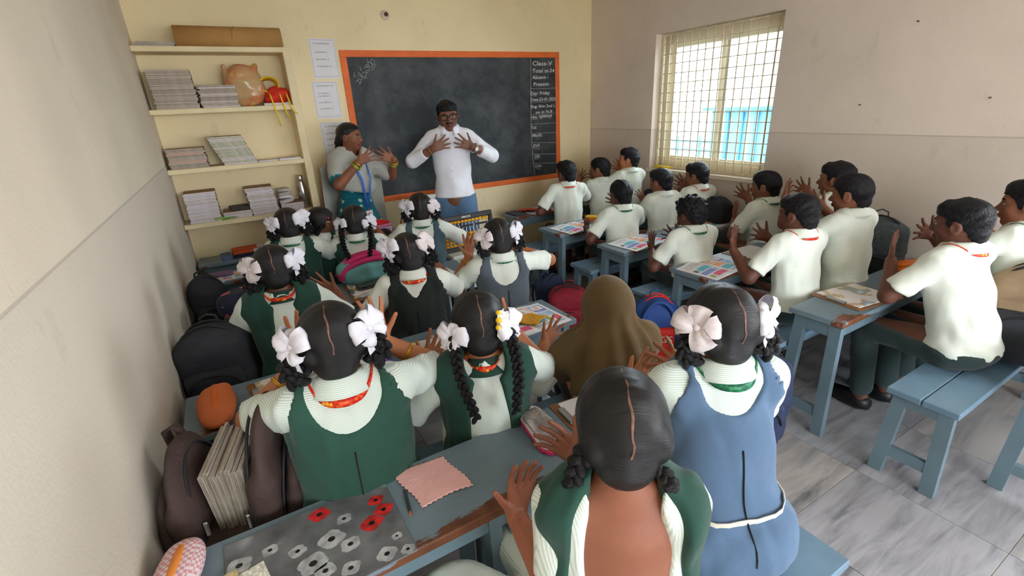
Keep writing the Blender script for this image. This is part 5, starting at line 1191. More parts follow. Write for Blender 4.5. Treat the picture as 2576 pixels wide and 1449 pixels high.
textbook('open textbook in front of the curly haired boy with green lanyard', 2.84, 2.30, DZ, 6, 1.0)
textbook('open textbook lying before the boy in profile by the right wall', 3.60, 2.34, DZ, 3, .95)
textbook('open textbook under the hands of the red lanyard boy in the middle right', 2.79, 1.62, DZ, 6, 1.0)
textbook('open textbook on the front right desk below the blackboard', 2.93, 3.77, DZ, 5, .85)
textbook('open textbook with a car picture on the short left desk', .24, 3.47, DZ, 2, .62)
CLIPB = M1('brown_hardboard', (140,96,60), rough=.55, var=.12, vscale=12)
MAPM = mat('map_print', srgb(228,222,220), rough=.8, var=.0); 
def _map():
    N, L, b = nodes_of(MAPM); tc = N.new('ShaderNodeTexCoord'); n = N.new('ShaderNodeTexNoise'); n.inputs['Scale'].default_value = 9; n.inputs['Detail'].default_value = 3; L.new(tc.outputs['Object'], n.inputs['Vector'])
    r = ramp_node(N, [(0,srgb(228,224,224)),(.52,srgb(228,222,220)),(.56,srgb(200,170,120)),(.62,srgb(140,170,190)),(.68,srgb(224,216,214))]); L.new(n.outputs[0], r.inputs[0]); L.new(r.outputs[0], b.inputs['Base Color'])
_map()
def clipboard(label, x, y, z, deg, w=.24, d=.33, dx=0.0, dy=0.0, paper=MAPM):
    o = empty('clipboard', label, 'clipboard', (x,y,z), math.radians(deg)); b = MB(); b.box((-w/2,-d/2,0),(w/2,d/2,.004),0,.002); link('board', b.mesh('board'), o, [CLIPB])
    b = MB(); b.box((-w/2+.02+dx,-d/2+.02+dy,.0042),(w/2-.012+dx,d/2-.03+dy,.010),0,.0008); link('paper_sheets', b.mesh('paper_sheets'), o, [paper])
    b = MB(); b.box((-.045,d/2-.035,.0045),(.045,d/2-.008,.014),0,.003); link('clip', b.mesh('clip'), o, [STEEL]); return o
clipboard('brown clipboard with map sheet left of the girl in green pinafore', .375, 1.835, DZ, 96, .22,.26)
clipboard('brown clipboard with map sheet under the dark pencil case', .93, 2.70, DZ, 88, .30,.26,.02,.01)
clipboard('brown clipboard with white paper half hidden by the nearest girl', 1.213,1.028,D1, 85, .17,.21, paper=PAPER)
clipboard('brown clipboard on the right desk behind the spread hands of the red lanyard boy', 3.20, 1.79, DZ, 88, .24,.30, paper=PAPER)
clipboard('drawing pad with map print before the boy nearest the right edge', 2.94, 1.045, DZ, 82, .25,.33)
# nearest desk
def poppy():
    m = M1('poppy_print_board', (104,106,110), rough=.3, var=.35, vscale=14, spec=.5); N, L, b = nodes_of(m); tc = N.new('ShaderNodeTexCoord'); mp = N.new('ShaderNodeMapping'); L.new(tc.outputs['Object'], mp.inputs[0])
    v = N.new('ShaderNodeTexVoronoi'); v.inputs['Scale'].default_value = 9.5; L.new(mp.outputs[0], v.inputs['Vector']); n = N.new('ShaderNodeTexNoise'); n.inputs['Scale'].default_value = 34; n.inputs['Detail'].default_value = 5; L.new(mp.outputs[0], n.inputs['Vector'])
    a = N.new('ShaderNodeMath'); a.operation = 'MULTIPLY_ADD'; a.inputs[1].default_value = .42; L.new(n.outputs[0], a.inputs[0]); L.new(v.outputs['Distance'], a.inputs[2])
    r = ramp_node(N, [(.24,(.5,.5,.5)),(.36,(.2,.2,.2)),(.46,(0,0,0))]); L.new(a.outputs[0], r.inputs[0]); o = mixc(N, L, r.outputs[0], b.inputs['Base Color'].links[0].from_socket, srgb(206,208,210)); L.new(o, b.inputs['Base Color']); return m
pm = empty('floral_board', 'laminated writing board printed with grey flowers and red poppies on the nearest desk', 'board', (0.35,0.96,D1), math.radians(1))
b = MB(); b.box((-.195,-.135,0),(.195,.135,.004),0,.002); link('board', b.mesh('board'), pm, [poppy()])
RED = M1('poppy_red', (196,44,44), rough=.35, var=.35, vscale=60); BLKP = M1('print_black', (28,26,28), rough=.4); LGREY = M1('print_light_grey', (172,175,178), rough=.4, var=.28, vscale=45)
def poppies(name, x, y, r, m, seed):
    rg = random.Random(seed); b = MB(); n = 24; vs = [(x,y,.0046)]
    for k in range(n):
        a = 2*PI*k/n; rr = r*(.9+.08*math.sin(a*4+seed)+rg.uniform(-.05,.05)); vs.append((x+rr*math.cos(a), y+rr*.85*math.sin(a), .0046))
    b.add(vs, [(0,1+k,1+(k+1)%n) for k in range(n)]); vs = [(x,y,.0050)]+[(x+r*.26*math.cos(2*PI*k/12), y+r*.22*math.sin(2*PI*k/12), .0050) for k in range(12)]; b.add(vs, [(0,1+k,1+(k+1)%12) for k in range(12)], 1)
    link(name, b.mesh(name), pm, [m, BLKP])
for i,(x,y,r) in enumerate(((.155,.07,.022),(.163,.028,.026),(.125,.002,.030),(.02,.105,.028),(-.13,-.03,.03))): poppies('printed_poppy', x,y,r,RED,i)
for i,(x,y,r) in enumerate(((.03,.01,.034),(-.02,-.035,.036),(.065,-.03,.026),(-.165,.055,.03),(-.155,.01,.028),(.13,-.105,.026),(-.06,-.095,.034),(.0,-.07,.026),(-.10,.06,.020),(.07,.055,.020),(.05,-.095,.024),(.175,-.12,.018),(-.11,-.085,.026),(-.045,.02,.022),(.165,-.07,.014))): poppies('printed_flower', x,y,r,LGREY,i+9)
b = MB(); b.box((-.024,-.03,0),(.024,.03,.0016),0); o = tag(link('calendar_card', b.mesh('calendar_card'), None, [M1('calendar_card_print', (222,220,205), var=.35, vscale=160)], loc=(0.216,0.96,D1+.0052), rz=.2), 'small pocket calendar card lying on the floral board', 'card')
b = MB(); b.box((-.02,-.026,0),(.02,.026,.003),0,.001); o = tag(link('picture_card', b.mesh('picture_card'), None, [M1('beige_card', (196,178,130), var=.3, vscale=60)], loc=(0.163,0.975,D1+.0052), rz=.1), 'small beige card with dark oval on the floral board', 'card')
def cloth_sheet(name, label, cat, x, y, z, deg, w, d, amp, m, n=16, edge=0.0, seed=1, h=.004):
    b = MB(); rg = random.Random(seed); ph = [rg.uniform(0,6) for _ in range(6)]
    def fn(u,v):
        zz = h+amp*(.5+.5*math.sin(7*u+ph[0]+2*math.sin(5*v+ph[1])))*(.6+.4*math.sin(6*v+ph[2])); e = edge*(math.sin(u*60)+math.sin(v*60)) if min(u,v,1-u,1-v) < 1e-6 else 0
        return ((u-.5)*w+.01*math.sin(4*v+ph[3])+ (e if u in (0,1) else 0), (v-.5)*d+.01*math.sin(3*u+ph[4])+(e if v in (0,1) else 0), zz)
    b.grid(fn, n, n); o = link(name, b.mesh(name), None, [m], loc=(x,y,z), rz=math.radians(deg)); md = o.modifiers.new('thick','SOLIDIFY'); md.thickness = .003; md.offset = 1; return tag(o, label, cat)
cloth_sheet('napkin', 'pale pink napkin with scalloped edge on the nearest desk', 'napkin', 0.659,1.013,D1,2,.145,.150,.004,M1('pink_towel_cloth',(238,184,180),rough=.95,var=.04,bump=.3,bscale=200),40,.0022,4,.001)
o = empty('pencil', 'short dark pencil with orange tip beside the pink napkin', 'pencil', (0.573,0.979,D1+.0045), math.radians(-8)); o.rotation_euler = (PI/2,0,math.radians(-9)); 
b = MB(); b.lathe([(.0042,-.045),(.0042,.035)], 6, sm=False); link('shaft', b.mesh('shaft'), o, [M1('dark_grey_lacquer',(58,60,62),rough=.3)])
b = MB(); b.lathe([(.0041,.035),(.0006,.052)], 8); link('tip', b.mesh('tip'), o, [M1('orange_pencil_tip',(206,120,70))])
def pencil_box(label, x, y, z, deg, L, W, h, mb, ml, rd=.02, lidz=.55, name='pencil_box', rot=None):
    o = empty(name, label, name.replace('_',' '), (x,y,z), math.radians(deg))
    def rr(b, z0, z1, g, mi=0):
        pts = []
        for cx,cy,a0 in ((L/2-rd,W/2-rd,0),(-L/2+rd,W/2-rd,90),(-L/2+rd,-W/2+rd,180),(L/2-rd,-W/2+rd,270)):
            for k in range(5): a = math.radians(a0+22.5*k); pts.append((cx+rd*math.cos(a), cy+rd*math.sin(a)))
        n = len(pts); lv = [(z0+.003,-.003),(z0,-.006) ][::-1]; 
        prof = [(z0,.004),(z0+.004,0),(z1-.005,0),(z1-.001,.004),(z1,.010)]; vs = []
        for zz,ins in prof:
            for px,py in pts: k = 1-ins/max(.02,min(L,W)/2); vs.append((px*(1-ins*2/L)+0*g, py*(1-ins*2/W), zz))
        fs = [(i*n+k, i*n+(k+1)%n, (i+1)*n+(k+1)%n, (i+1)*n+k) for i in range(len(prof)-1) for k in range(n)]+[tuple(range(n-1,-1,-1)), tuple((len(prof)-1)*n+k for k in range(n))]
        b.add(vs, fs, mi)
    b = MB(); rr(b, 0, h*lidz, 0); link('box_base', b.mesh('box_base'), o, [mb]); b = MB(); rr(b, h*lidz+.0012, h, 0); link('lid', b.mesh('lid'), o, [ml])
    b = MB(); b.box((-.014,-W/2-.003,h*lidz-.008),(.014,-W/2+.002,h*lidz+.010),0,.001); link('latch', b.mesh('latch'), o, [mb]); return o
PB_W = M1('white_pink_tin', (226,220,214), rough=.35, var=.03); PB_PK = M1('magenta_tin', (190,40,84), rough=.35, var=.5, vscale=40); PB_O = M1('orange_plastic', (240,120,24), rough=.35, var=.05); PB_Y = M1('yellow_plastic', (240,184,28), rough=.35, var=.05)
PB_D = M1('dark_steel_tin', (84,92,92), rough=.3, metal=.6, var=.2, vscale=20); PB_R = M1('red_plastic', (214,62,34), rough=.35, var=.1); PB_V = M1('violet_plastic', (112,72,178), rough=.35, var=.15)
pencil_box('white and magenta pencil tin under a crumpled grey cloth on the nearest desk', 1.018,1.023,D1,82,.225,.082,.030,PB_PK,PB_W,.038)
cloth_sheet('handkerchief', 'crumpled grey floral handkerchief on the white and magenta pencil tin', 'handkerchief', 1.02,1.004,D1+.031,84,.17,.075,.018,M1('grey_floral_cloth',(150,142,140),rough=.95,var=.4,vscale=28,bump=.6,bscale=60),22,.003,9,.001)
pencil_box('dark steel pencil case lying on the map sheet clipboard', .97,2.735,DZ+.0106,6,.23,.075,.028,PB_D,PB_D,.022)
pencil_box('orange plastic pencil box on the desk nearest the right edge', 3.60,1.075,DZ,-28,.20,.075,.045,PB_O,PB_O,.016)
pencil_box('yellow pencil box on the second right desk', 2.99,3.10,DZ+.02,-58,.20,.07,.042,PB_O,PB_Y,.02)
pencil_box('red and black pencil box on the front right desk', 2.80,3.90,DZ,-35,.19,.075,.03,M1('black_plastic',(36,36,38),rough=.4),PB_R,.016)
pencil_box('violet pencil box behind the raised arm of the girl in green pinafore', .735,1.80,DZ,66,.19,.085,.036,PB_V,PB_V,.03)
pencil_box('clear plastic pencil case at the right end of the nearest desk', 1.427,0.994,D1,75,.19,.07,.035,M1('clear_grey_plastic',(150,156,162),rough=.15,var=.1),M1('clear_grey_plastic_lid',(178,184,190),rough=.12,var=.1),.02)
pencil_box('red black and orange tin on the short left desk behind the girl with shawl', .40,3.50,DZ,2,.16,.07,.02,M1('black_plastic',(36,36,38),rough=.4),PB_R,.012)
cloth_sheet('handkerchief', 'crumpled off white handkerchief on the open textbook', 'handkerchief', .985,1.76,DZ+.015,70,.16,.07,.035,M1('offwhite_hanky',(206,200,190),rough=.95,var=.1,vscale=20,bump=.4),24,.002,3,.002)
cloth_sheet('cloth_pouch', 'folded mustard yellow cloth pouch on the open textbook', 'pouch', 1.455,1.745,DZ+.015,28,.115,.105,.006,M1('mustard_cloth',(206,148,34),rough=.9,var=.12,vscale=20,bump=.3),14,.001,6,.006)
block('paper_sheet','loose white worksheet on the third left desk','paper',1.37,2.67,DZ,6,.20,.24,.003,PAPER,0)
block('paper_sheet','stack of pinkish papers at the wall end of the short left desk','paper',.10,3.53,DZ,4,.15,.22,.012,M1('pale_pink_paper',(222,206,210),var=.06),.001)
block('book','slim violet book beside the stack of pinkish papers','book',.155,3.60,DZ+.0135,6,.16,.11,.010,M1('violet_cover',(120,92,128),var=.2,vscale=30),.001)
# lunch box on books
block('exercise_book','pink exercise book under the lunch box on the taller desk','book',1.25,3.56,.7205,-8,.24,.17,.012,M1('hot_pink_cover',(206,70,110),rough=.5,var=.1),.001)
o = empty('lunch_box', 'pink clear plastic lunch box with a red cloth on top', 'lunch box', (1.26,3.57,.733), .1)
b = MB(); b.box((-.075,-.05,0),(.075,.05,.062),0,.01); link('container', b.mesh('container'), o, [M1('clear_lilac_plastic',(206,176,206),rough=.2,var=.05)])
b = MB(); b.box((-.080,-.055,.0622),(.080,.055,.075),0,.006); link('lid', b.mesh('lid'), o, [M1('pink_plastic',(236,130,170),rough=.35,var=.04)])
cloth_sheet('cloth', 'bunched red cloth lying on the pink lunch box', 'cloth', 1.255,3.57,.809,10,.13,.09,.03,M1('red_cloth',(206,36,40),rough=.85,var=.15,vscale=20,bump=.4),20,.003,12,.001)
block('book','pale blue book on the taller desk behind the girls in green','book',.95,3.60,.7205,10,.15,.20,.02,M1('pale_blue_cover',(120,180,206),var=.1),.002)
o = empty('card_box', 'orange and navy printed box of cards on the low desk under the shelf', 'box', (.36,4.10,DZ), .05)
b = MB(); b.box((-.11,-.06,0),(.11,.06,.055),0,.002); link('box', b.mesh('box'), o, [M1('navy_box_print',(40,44,70),var=.3,vscale=30)]); b = MB(); b.box((-.108,-.0612,.028),(.03,-.0602,.053)); b.box((-.108,-.055,.0552),(.06,.055,.0562)); link('printed_panel', b.mesh('printed_panel'), o, [M1('orange_box_print',(226,92,30),var=.1)])
b = MB(); b.box((.031,-.0612,.028),(.10,-.0602,.053)); b.box((.061,-.055,.0552),(.108,.055,.0562)); link('printed_panel', b.mesh('printed_panel'), o, [M1('pale_box_print',(220,205,200),var=.15)])
block('booklet','small blue booklet beside the box of cards on the low desk','book',.205,4.08,DZ,4,.07,.14,.03,M1('dusty_blue_cover',(92,110,150),var=.1),.002)
tb = block('magazine','dark patterned magazines at the end of the front right desk','magazine',2.66,3.90,DZ,4,.12,.20,.012,M1('dark_cover',(70,72,86),var=.4,vscale=30),.001)
# yellow box on window sill
block('box','flat yellow box on the window sill behind the boys','box',3.90,3.24,.9785,90,.16,.06,.022,M1('yellow_card',(236,198,40),var=.05),.003)
# ------------------------------------------------------------------ things on the shelf
NB = [M1('grey_notebook', (190,178,166), rough=.85, var=.12, vscale=30, stretch=(1,1,8)), M1('pale_notebook', (214,206,204), rough=.85, var=.10, vscale=30, stretch=(1,1,8)), M1('dim_notebook', (172,162,150), rough=.85, var=.15, vscale=30, stretch=(1,1,8)), M1('white_notebook', (228,224,230), rough=.85, var=.06, vscale=30, stretch=(1,1,8)), P_BR, M1('pink_edge_notebook', (214,168,156), rough=.85, var=.1), M1('mint_notebook', (190,192,170), rough=.85, var=.15, vscale=40)]
def book_mesh(w, d, h, page, cover):
    b = MB(); b.box((-w/2,-d/2+.001,.0008),(w/2,d/2,h-.0008),0); b.box((-w/2-.001,-d/2,h-.0008),(w/2+.001,d/2+.001,h),1); b.box((-w/2-.001,-d/2,0),(w/2+.001,d/2+.001,.0008),1); b.box((-w/2-.001,d/2,0),(w/2+.001,d/2+.001,h),1)
    me = b.mesh('notebook'); me.materials.append(page); me.materials.append(cover); return me
def stack(label, group, x, z, n, w, h, pages, dx=0.0, tilt=0.0, d=.19, y=None, jit=.004, cover=None):
    rg = random.Random(int(x*1000)+n); ms = [book_mesh(w, d, h, NB[k], cover or NB[4]) for k in pages]; y = y or ROOM_D-.112
    for i in range(n):
        o = link('notebook', ms[rg.randrange(len(ms))], None, loc=(x+dx*i+rg.uniform(-jit,jit), y+rg.uniform(-jit,jit), z+.0005+i*(h+.0004)), rz=rg.uniform(-.035,.035)); tag(o, label, 'notebook', group)
ST = [SHZ[i] for i in range(4)]
stack('thin grey notebook in the tall left stack on the upper shelf','notebooks in the tall upper stack',.165,ST[1],22,.245,.0105,(0,0,2),.0,jit=.008)
stack('thin grey notebook in the shorter middle stack on the upper shelf','notebooks in the shorter upper stack',.418,ST[1],13,.225,.0105,(0,1,2),0,jit=.009)
stack('notebook in the left stack on the third shelf from the top','notebooks in the left stack of the middle shelf',.135,ST[2],13,.225,.0098,(0,0,5,2),.0,jit=.006)
stack('mint edged notebook in the leaning bundle on the middle shelf','notebooks in the leaning bundle',.455,ST[2],16,.215,.0118,(6,6,1),-.0045,jit=.002)
stack('white notebook in the tall left stack on the bottom shelf','notebooks in the tall left stack of the bottom shelf',.145,ST[3],21,.195,.0098,(3,3,1),.0,jit=.002)
stack('white notebook in the low stack behind the green marker','notebooks in the low stack of the bottom shelf',.355,ST[3],5,.185,.0098,(3,1),0,jit=.003)
stack('white notebook in the tall middle stack on the bottom shelf','notebooks in the tall middle stack of the bottom shelf',.545,ST[3],20,.185,.0098,(3,3,1),-.001,jit=.003)
stack('white notebook in the low right stack under the folded magazine','notebooks in the low right stack of the bottom shelf',.735,ST[3],6,.16,.0098,(3,3),0,jit=.003)
block('notebook','dark notebooks lying on the low stack of the bottom shelf','notebook',.375,ROOM_D-.10,ST[3]+.052,6,.13,.15,.022,M1('charcoal_cover',(60,58,60),var=.3,vscale=30),.002)
block('notebook','thin white notebook lying flat at the middle of the middle shelf','notebook',.635,ROOM_D-.13,ST[2]+.0005,2,.135,.15,.010,NB[1],.001)
block('notebook','thin white notebook lying flat at the right end of the middle shelf','notebook',.785,ROOM_D-.13,ST[2]+.0005,1,.150,.16,.012,NB[3],.001)
block('notebook','flat notebook under the yellow and red cap on the upper shelf','notebook',.775,ROOM_D-.115,ST[1]+.0005,0,.17,.17,.016,NB[1],.001)
for k in range(3): block('newspaper','thin grey papers lying at the left end of the shelf top' ,'paper',.13+.01*k,ROOM_D-.12,ST[0]+.0005+k*.0085,3*k,.22,.17,.008,NB[2],0,'papers on the shelf top')
# folded magazine
o = empty('folded_magazine', 'pale magazine folded double on the low right stack of the bottom shelf', 'magazine', (.70,ROOM_D-.115,ST[3]+.0625))
b = MB()
for k in range(5):
    r0 = .013+.0045*k; pts = [(-.045,-.08,.024-r0*.9)]+[(.02+r0*1.15*math.sin(a), -.08, .032-r0*.82*math.cos(a)) for a in [PI*i/9 for i in range(10)]]+[(-.045,-.08,.032+r0*.75)]
    n = len(pts); vs = [(x,y,z) for x,_,z in pts for y in (-.08,.08)]; b.add(vs, [(2*i,2*i+1,2*i+3,2*i+2) for i in range(n-1)], 0, True)
q = link('fold', b.mesh('fold'), o, [NB[3]]); q.modifiers.new('t','SOLIDIFY').thickness = .0035
b = MB()
for k in range(4):
    r0 = .012+.004*k; pts = [(-.045,-.08,.082-r0*.8)]+[(.02+r0*1.1*math.sin(a), -.08, .086-r0*.75*math.cos(a)) for a in [PI*i/9 for i in range(10)]]+[(-.045,-.08,.086+r0*.7)]
    n = len(pts); vs = [(x,y,z) for x,_,z in pts for y in (-.08,.08)]; b.add(vs, [(2*i,2*i+1,2*i+3,2*i+2) for i in range(n-1)], 0, True)
q = link('fold', b.mesh('fold'), o, [NB[1]]); q.modifiers.new('t','SOLIDIFY').thickness = .003
# marker, bottle, cardboard roll, plastic bag, cap
o = empty('marker', 'fat green marker pen lying on the bottom shelf edge', 'marker', (.20,ROOM_D-.213+.012,ST[3]+.0125), 0); o.rotation_euler = (0,PI/2,math.radians(3))
b = MB(); b.lathe([(.006,-.005),(.0115,0),(.0115,.11),(.008,.115)], 14); link('barrel', b.mesh('barrel'), o, [M1('pale_green_plastic',(150,180,110),rough=.35)]); b = MB(); b.lathe([(.0118,.06),(.0118,.10)], 14); link('sleeve', b.mesh('sleeve'), o, [M1('green_plastic',(104,180,50),rough=.35)]); b = MB(); b.lathe([(.0122,.112),(.0122,.165),(.006,.17)], 14); link('cap', b.mesh('cap'), o, [M1('grey_green_plastic',(150,164,130),rough=.4)])
o = empty('steel_bottle', 'brushed steel water bottle at the right end of the bottom shelf', 'bottle', (.835,ROOM_D-.12,ST[3]))
b = MB(); b.lathe([(.028,0),(.032,.004),(.0335,.12),(.031,.16),(.022,.205),(.020,.215)], 24); link('body', b.mesh('body'), o, [STEEL]); b = MB(); b.lathe([(.0215,.2155),(.0225,.22),(.0225,.25),(.020,.254)], 24); link('cap', b.mesh('cap'), o, [STEEL])
o = empty('cardboard_roll', 'long rolled brown cardboard on top of the wall shelf', 'cardboard', (.25,ROOM_D-.125,ST[0]))
CARD = M1('brown_cardboard', (176,132,76), rough=.9, var=.06, vscale=8, bump=.1)
b = MB(); b.grid(lambda u,v: (.645*u+.0*v, -.085*math.cos(PI*1.12*v-.2), .004+.128*max(0,math.sin(PI*1.0*v))**.55), 3, 18); q = link('sheet', b.mesh('sheet'), o, [CARD]); q.modifiers.new('t','SOLIDIFY').thickness = .004
b = MB(); b.box((.0,-.082,.0005),(.64,.08,.003)); link('base_flap', b.mesh('base_flap'), o, [CARD]); b = MB(); b.tube([(.33+.03*i/6,-.0875*math.cos(PI*1.12*(.04+.42*i/6)-.2),.0065+.128*math.sin(PI*(.04+.42*i/6))**.55) for i in range(7)], .0012, 5); link('crease', b.mesh('crease'), o, [M1('dark_crease',(96,70,44))])
V = Vol((-.16,-.12,-.02),(.16,.12,.34),.008); V.ell((0,0,.12),(.125,.075,.125),k=.03); V.ell((-.02,0,.2),(.10,.06,.08),k=.04); V.seg((-.11,0,.1),(-.115,0,.27),.022,.012,k=.03); V.seg((.06,0,.2),(.085,0,.27),.03,.014,k=.03); V.cut((0,0,0),(0,0,-1)); V.wrinkle(.007,60,4)
bagm = M1('translucent_orange_plastic', (196,150,96), rough=.25, var=.0, spec=.5); N_, L_, b_ = nodes_of(bagm); tc_ = N_.new('ShaderNodeTexCoord'); n_ = N_.new('ShaderNodeTexNoise'); n_.inputs['Scale'].default_value = 9; L_.new(tc_.outputs['Object'], n_.inputs['Vector']); r_ = ramp_node(N_, [(.36,srgb(190,160,112)),(.52,srgb(194,150,104)),(.60,srgb(204,124,88)),(.68,srgb(200,174,96))]); L_.new(n_.outputs[0], r_.inputs[0]); L_.new(r_.outputs[0], b_.inputs['Base Color'])
o = empty('plastic_bag', 'crumpled translucent orange plastic bag full of things on the upper shelf', 'bag', (.605,ROOM_D-.115,ST[1])); link('bag', V.mesh('bag'), o, [bagm])
o = empty('sun_visor_cap', 'yellow and red cap with dangling yellow straps on the upper shelf', 'cap', (.775,ROOM_D-.12,ST[1]+.017))
YEL = M1('yellow_fabric',(236,200,30),rough=.7,var=.08); REDF = M1('red_fabric',(214,50,34),rough=.75,var=.15)
b = MB(); b.grid(lambda u,v: (-.02+.062*math.cos(2*PI*u)*(1-.25*v), -.03+.08*v, .125+.05*math.sin(2*PI*u)*(1-.35*v)), 18, 5, 0, True, True); q = link('band', b.mesh('band'), o, [YEL]); q.modifiers.new('t','SOLIDIFY').thickness = .006
V = Vol((-.1,-.1,-.02),(.12,.1,.14),.008); V.ell((.02,0,.05),(.085,.07,.055),k=.02); V.ell((-.03,-.02,.03),(.05,.06,.035),k=.02); V.cut((0,0,0),(0,0,-1)); V.wrinkle(.012,55,8); link('crown', V.mesh('crown'), o, [REDF])
for k,(x,L) in enumerate(((-.035,.16),(.03,.11),(.075,.06))):
    b = MB(); b.grid(lambda u,v: (x+.012*(v-.5)+.02*u*(1 if k else 1)+.006*math.sin(u*9), -.105-.006*math.sin(u*7), .05-u*L), 10, 3) if False else b.tube([(x,-.06,.07),(x,-.095,.05),(x+.006,-.107,.01),(x+.02,-.108,-.035-L*.35),(x+.028+.01*k,-.107,-.035-L*.8)], [.003,.005,.005,.005,.004], 6, flat=.35); link('strap', b.mesh('strap'), o, [YEL])
# ------------------------------------------------------------------ bags
BK = M1('black_bag_fabric',(40,42,48),rough=.8,var=.15,vscale=20,bump=.3,bscale=120); BKN = M1('navy_bag_fabric',(44,54,84),rough=.75,var=.15,vscale=20,bump=.3,bscale=120); BRN = M1('dark_brown_bag_fabric',(66,50,46),rough=.8,var=.15,vscale=20,bump=.3,bscale=120)
ZIPM = M1('zip_tape',(30,30,34),rough=.7); PULL = STEEL; GRYM = M1('grey_mesh_fabric',(78,88,92),rough=.85,var=.25,vscale=60,bump=.5,bscale=160); TAUP = M1('taupe_bag_fabric',(150,126,100),rough=.8,var=.15,vscale=12,bump=.3,bscale=100)
MAROON = M1('maroon_bag_fabric',(140,30,46),rough=.8,var=.15,vscale=20,bump=.3); REDB = M1('red_bag_fabric',(216,44,36),rough=.7,var=.08); BLUB = M1('blue_bag_fabric',(42,74,140),rough=.7,var=.1); PNKB = M1('pink_bag_fabric',(206,50,110),rough=.75,var=.1); TEAB = M1('teal_bag_fabric',(110,170,170),rough=.75,var=.1)
FLOR = M1('floral_bag_fabric',(40,48,70),rough=.8,var=0); _n,_l,_b = nodes_of(FLOR); _t = _n.new('ShaderNodeTexCoord'); _v = _n.new('ShaderNodeTexVoronoi'); _v.inputs['Scale'].default_value = 22; _l.new(_t.outputs['Object'], _v.inputs['Vector']); _r = ramp_node(_n, [(0,srgb(40,46,70)),(.55,srgb(36,40,58)),(.7,srgb(196,92,104)),(.85,srgb(210,196,176))],'CONSTANT'); _l.new(_v.outputs['Color'], _r.inputs[0]); _l.new(_r.outputs[0], _b.inputs['Base Color'])
def backpack(label, x, y, z, deg, w, d, h, mb, mp=None, tilt=0.0, zips=2, pocket=True, straps=True, seed=1, name='backpack', trim=None, vx=.010, roll=0.0, handle=True):
    """upright backpack: local x width, y depth (front pocket at -y), z height"""
    o = empty(name, label, 'bag', (x,y,z)); o.rotation_euler = (tilt,roll,math.radians(deg)); mp = mp or mb
    V = Vol((-w*.6,-d*.65,-.03),(w*.6,d*.65,h+.05),vx); rd = min(w,d)*.42
    V.rbox((0,0,h*.45),(w/2,d/2,h*.45),rd*.8); V.ell((0,0,h*.72),(w*.48,d*.45,h*.29),k=.04); V.ell((0,0,h*.2),(w*.5,d*.52,h*.2),k=.03); V.cut((0,0,0.0),(0,0,-1)); V.wrinkle(.008,34,seed); link('bag_body', V.mesh('bag_body'), o, [mb])
    if pocket:
        V = Vol((-w*.55,-d*.95,-.02),(w*.55,0,h*.75),vx); V.rbox((0,-d*.48,h*.30),(w*.40,d*.20,h*.27),d*.17); V.wrinkle(.006,34,seed+3); link('front_pocket', V.mesh('front_pocket'), o, [mp])
        b = MB(); b.tube([(w*.36*math.cos(a)*(1),-d*.66-.002,h*.34+h*.20*math.sin(a)) for a in [PI*k/12 for k in range(13)]], .005, 6); link('zip', b.mesh('zip'), o, [trim or ZIPM])
    for k in range(zips):
        yy = -d*.20+d*.30*k; b = MB(); b.tube([(w*.505*math.cos(a), yy, h*.55+h*.475*math.sin(a)) for a in [PI*(.02+.96*i/16) for i in range(17)]], .0055, 6); zp = link('zip', b.mesh('zip'), o, [trim or ZIPM])
        b = MB(); b.box((w*.36-.005,yy-.012,h*.80),(w*.36+.005,yy-.006,h*.86),0,.002); link('zip_pull', b.mesh('zip_pull'), zp, [PULL])
    if handle:
        b = MB(); b.tube([(-.035,d*.28,h*.97),(-.03,d*.28,h*1.04),(0,d*.28,h*1.07),(.03,d*.28,h*1.04),(.035,d*.28,h*.97)], .009, 6, flat=.5); link('handle', b.mesh('handle'), o, [mb])
    if straps:
        for sx in (-1,1):
            b = MB(); b.tube([(sx*w*.2,d*.46,h*.9),(sx*w*.24,d*.62,h*.75),(sx*w*.28,d*.66,h*.45),(sx*w*.3,d*.55,h*.15)], [.022,.024,.022,.012], 6, flat=.35); link('strap', b.mesh('strap'), o, [mb])
    return o
backpack('tall black backpack leaning on the left wall beside the girl with shawl', .165,2.20,.425,-14,.29,.19,.385,BK,seed=4,roll=-.08)
backpack('black backpack on the rear bench at the left wall', .105,3.06,.425,10,.19,.16,.36,BK,seed=8)
backpack('dark floral cloth bag on the third left desk near the wall', .27,2.74,DZ+.012,20,.22,.20,.13,FLOR,seed=5,zips=0,pocket=False,straps=False,handle=False,name='cloth_bag')
pb = backpack('pink and teal backpack lying between the desks behind the girl in black pinafore', .98,2.885,DZ+.01,4,.38,.15,.135,TEAB,TEAB,seed=3,zips=0,straps=False,handle=False,pocket=False)
for k,(yy,h0,mm) in enumerate(((-.055,.118,PNKB),(-.02,.138,PNKB),(.03,.138,PNKB))):
    b = MB(); b.tube([(.185*math.cos(a), yy, .02+h0*math.sin(a)**.7) for a in [PI*(.03+.94*i/16) for i in range(17)]], .017, 8); link('piping', b.mesh('piping'), pb, [mm])
gs = backpack('red and blue backpack with white letters on the floor by the bright blue bench end', 2.50,1.93,.005,-35,.27,.17,.43,BLUB,REDB,seed=6,trim=REDB,tilt=-.06)
write(gs, 'GS', -.005, -.135, .17, .058, M1('white_print',(226,222,220)), 'printed_word', 0, 0, .085)
b = MB(); b.tube([(.105*math.cos(a)*1.0,-.10,.235+.19*math.sin(a)) for a in [PI*k/12 for k in range(13)]], .014, 6); link('piping', b.mesh('piping'), gs, [BLUB])
backpack('navy backpack standing on the floor beside the girl in blue pinafore', 2.33,1.13,.005,-50,.30,.20,.46,BKN,seed=9,zips=3)
backpack('maroon backpack on the floor behind the brown headscarf', 2.33,2.62,.005,-40,.30,.20,.34,MAROON,seed=2)
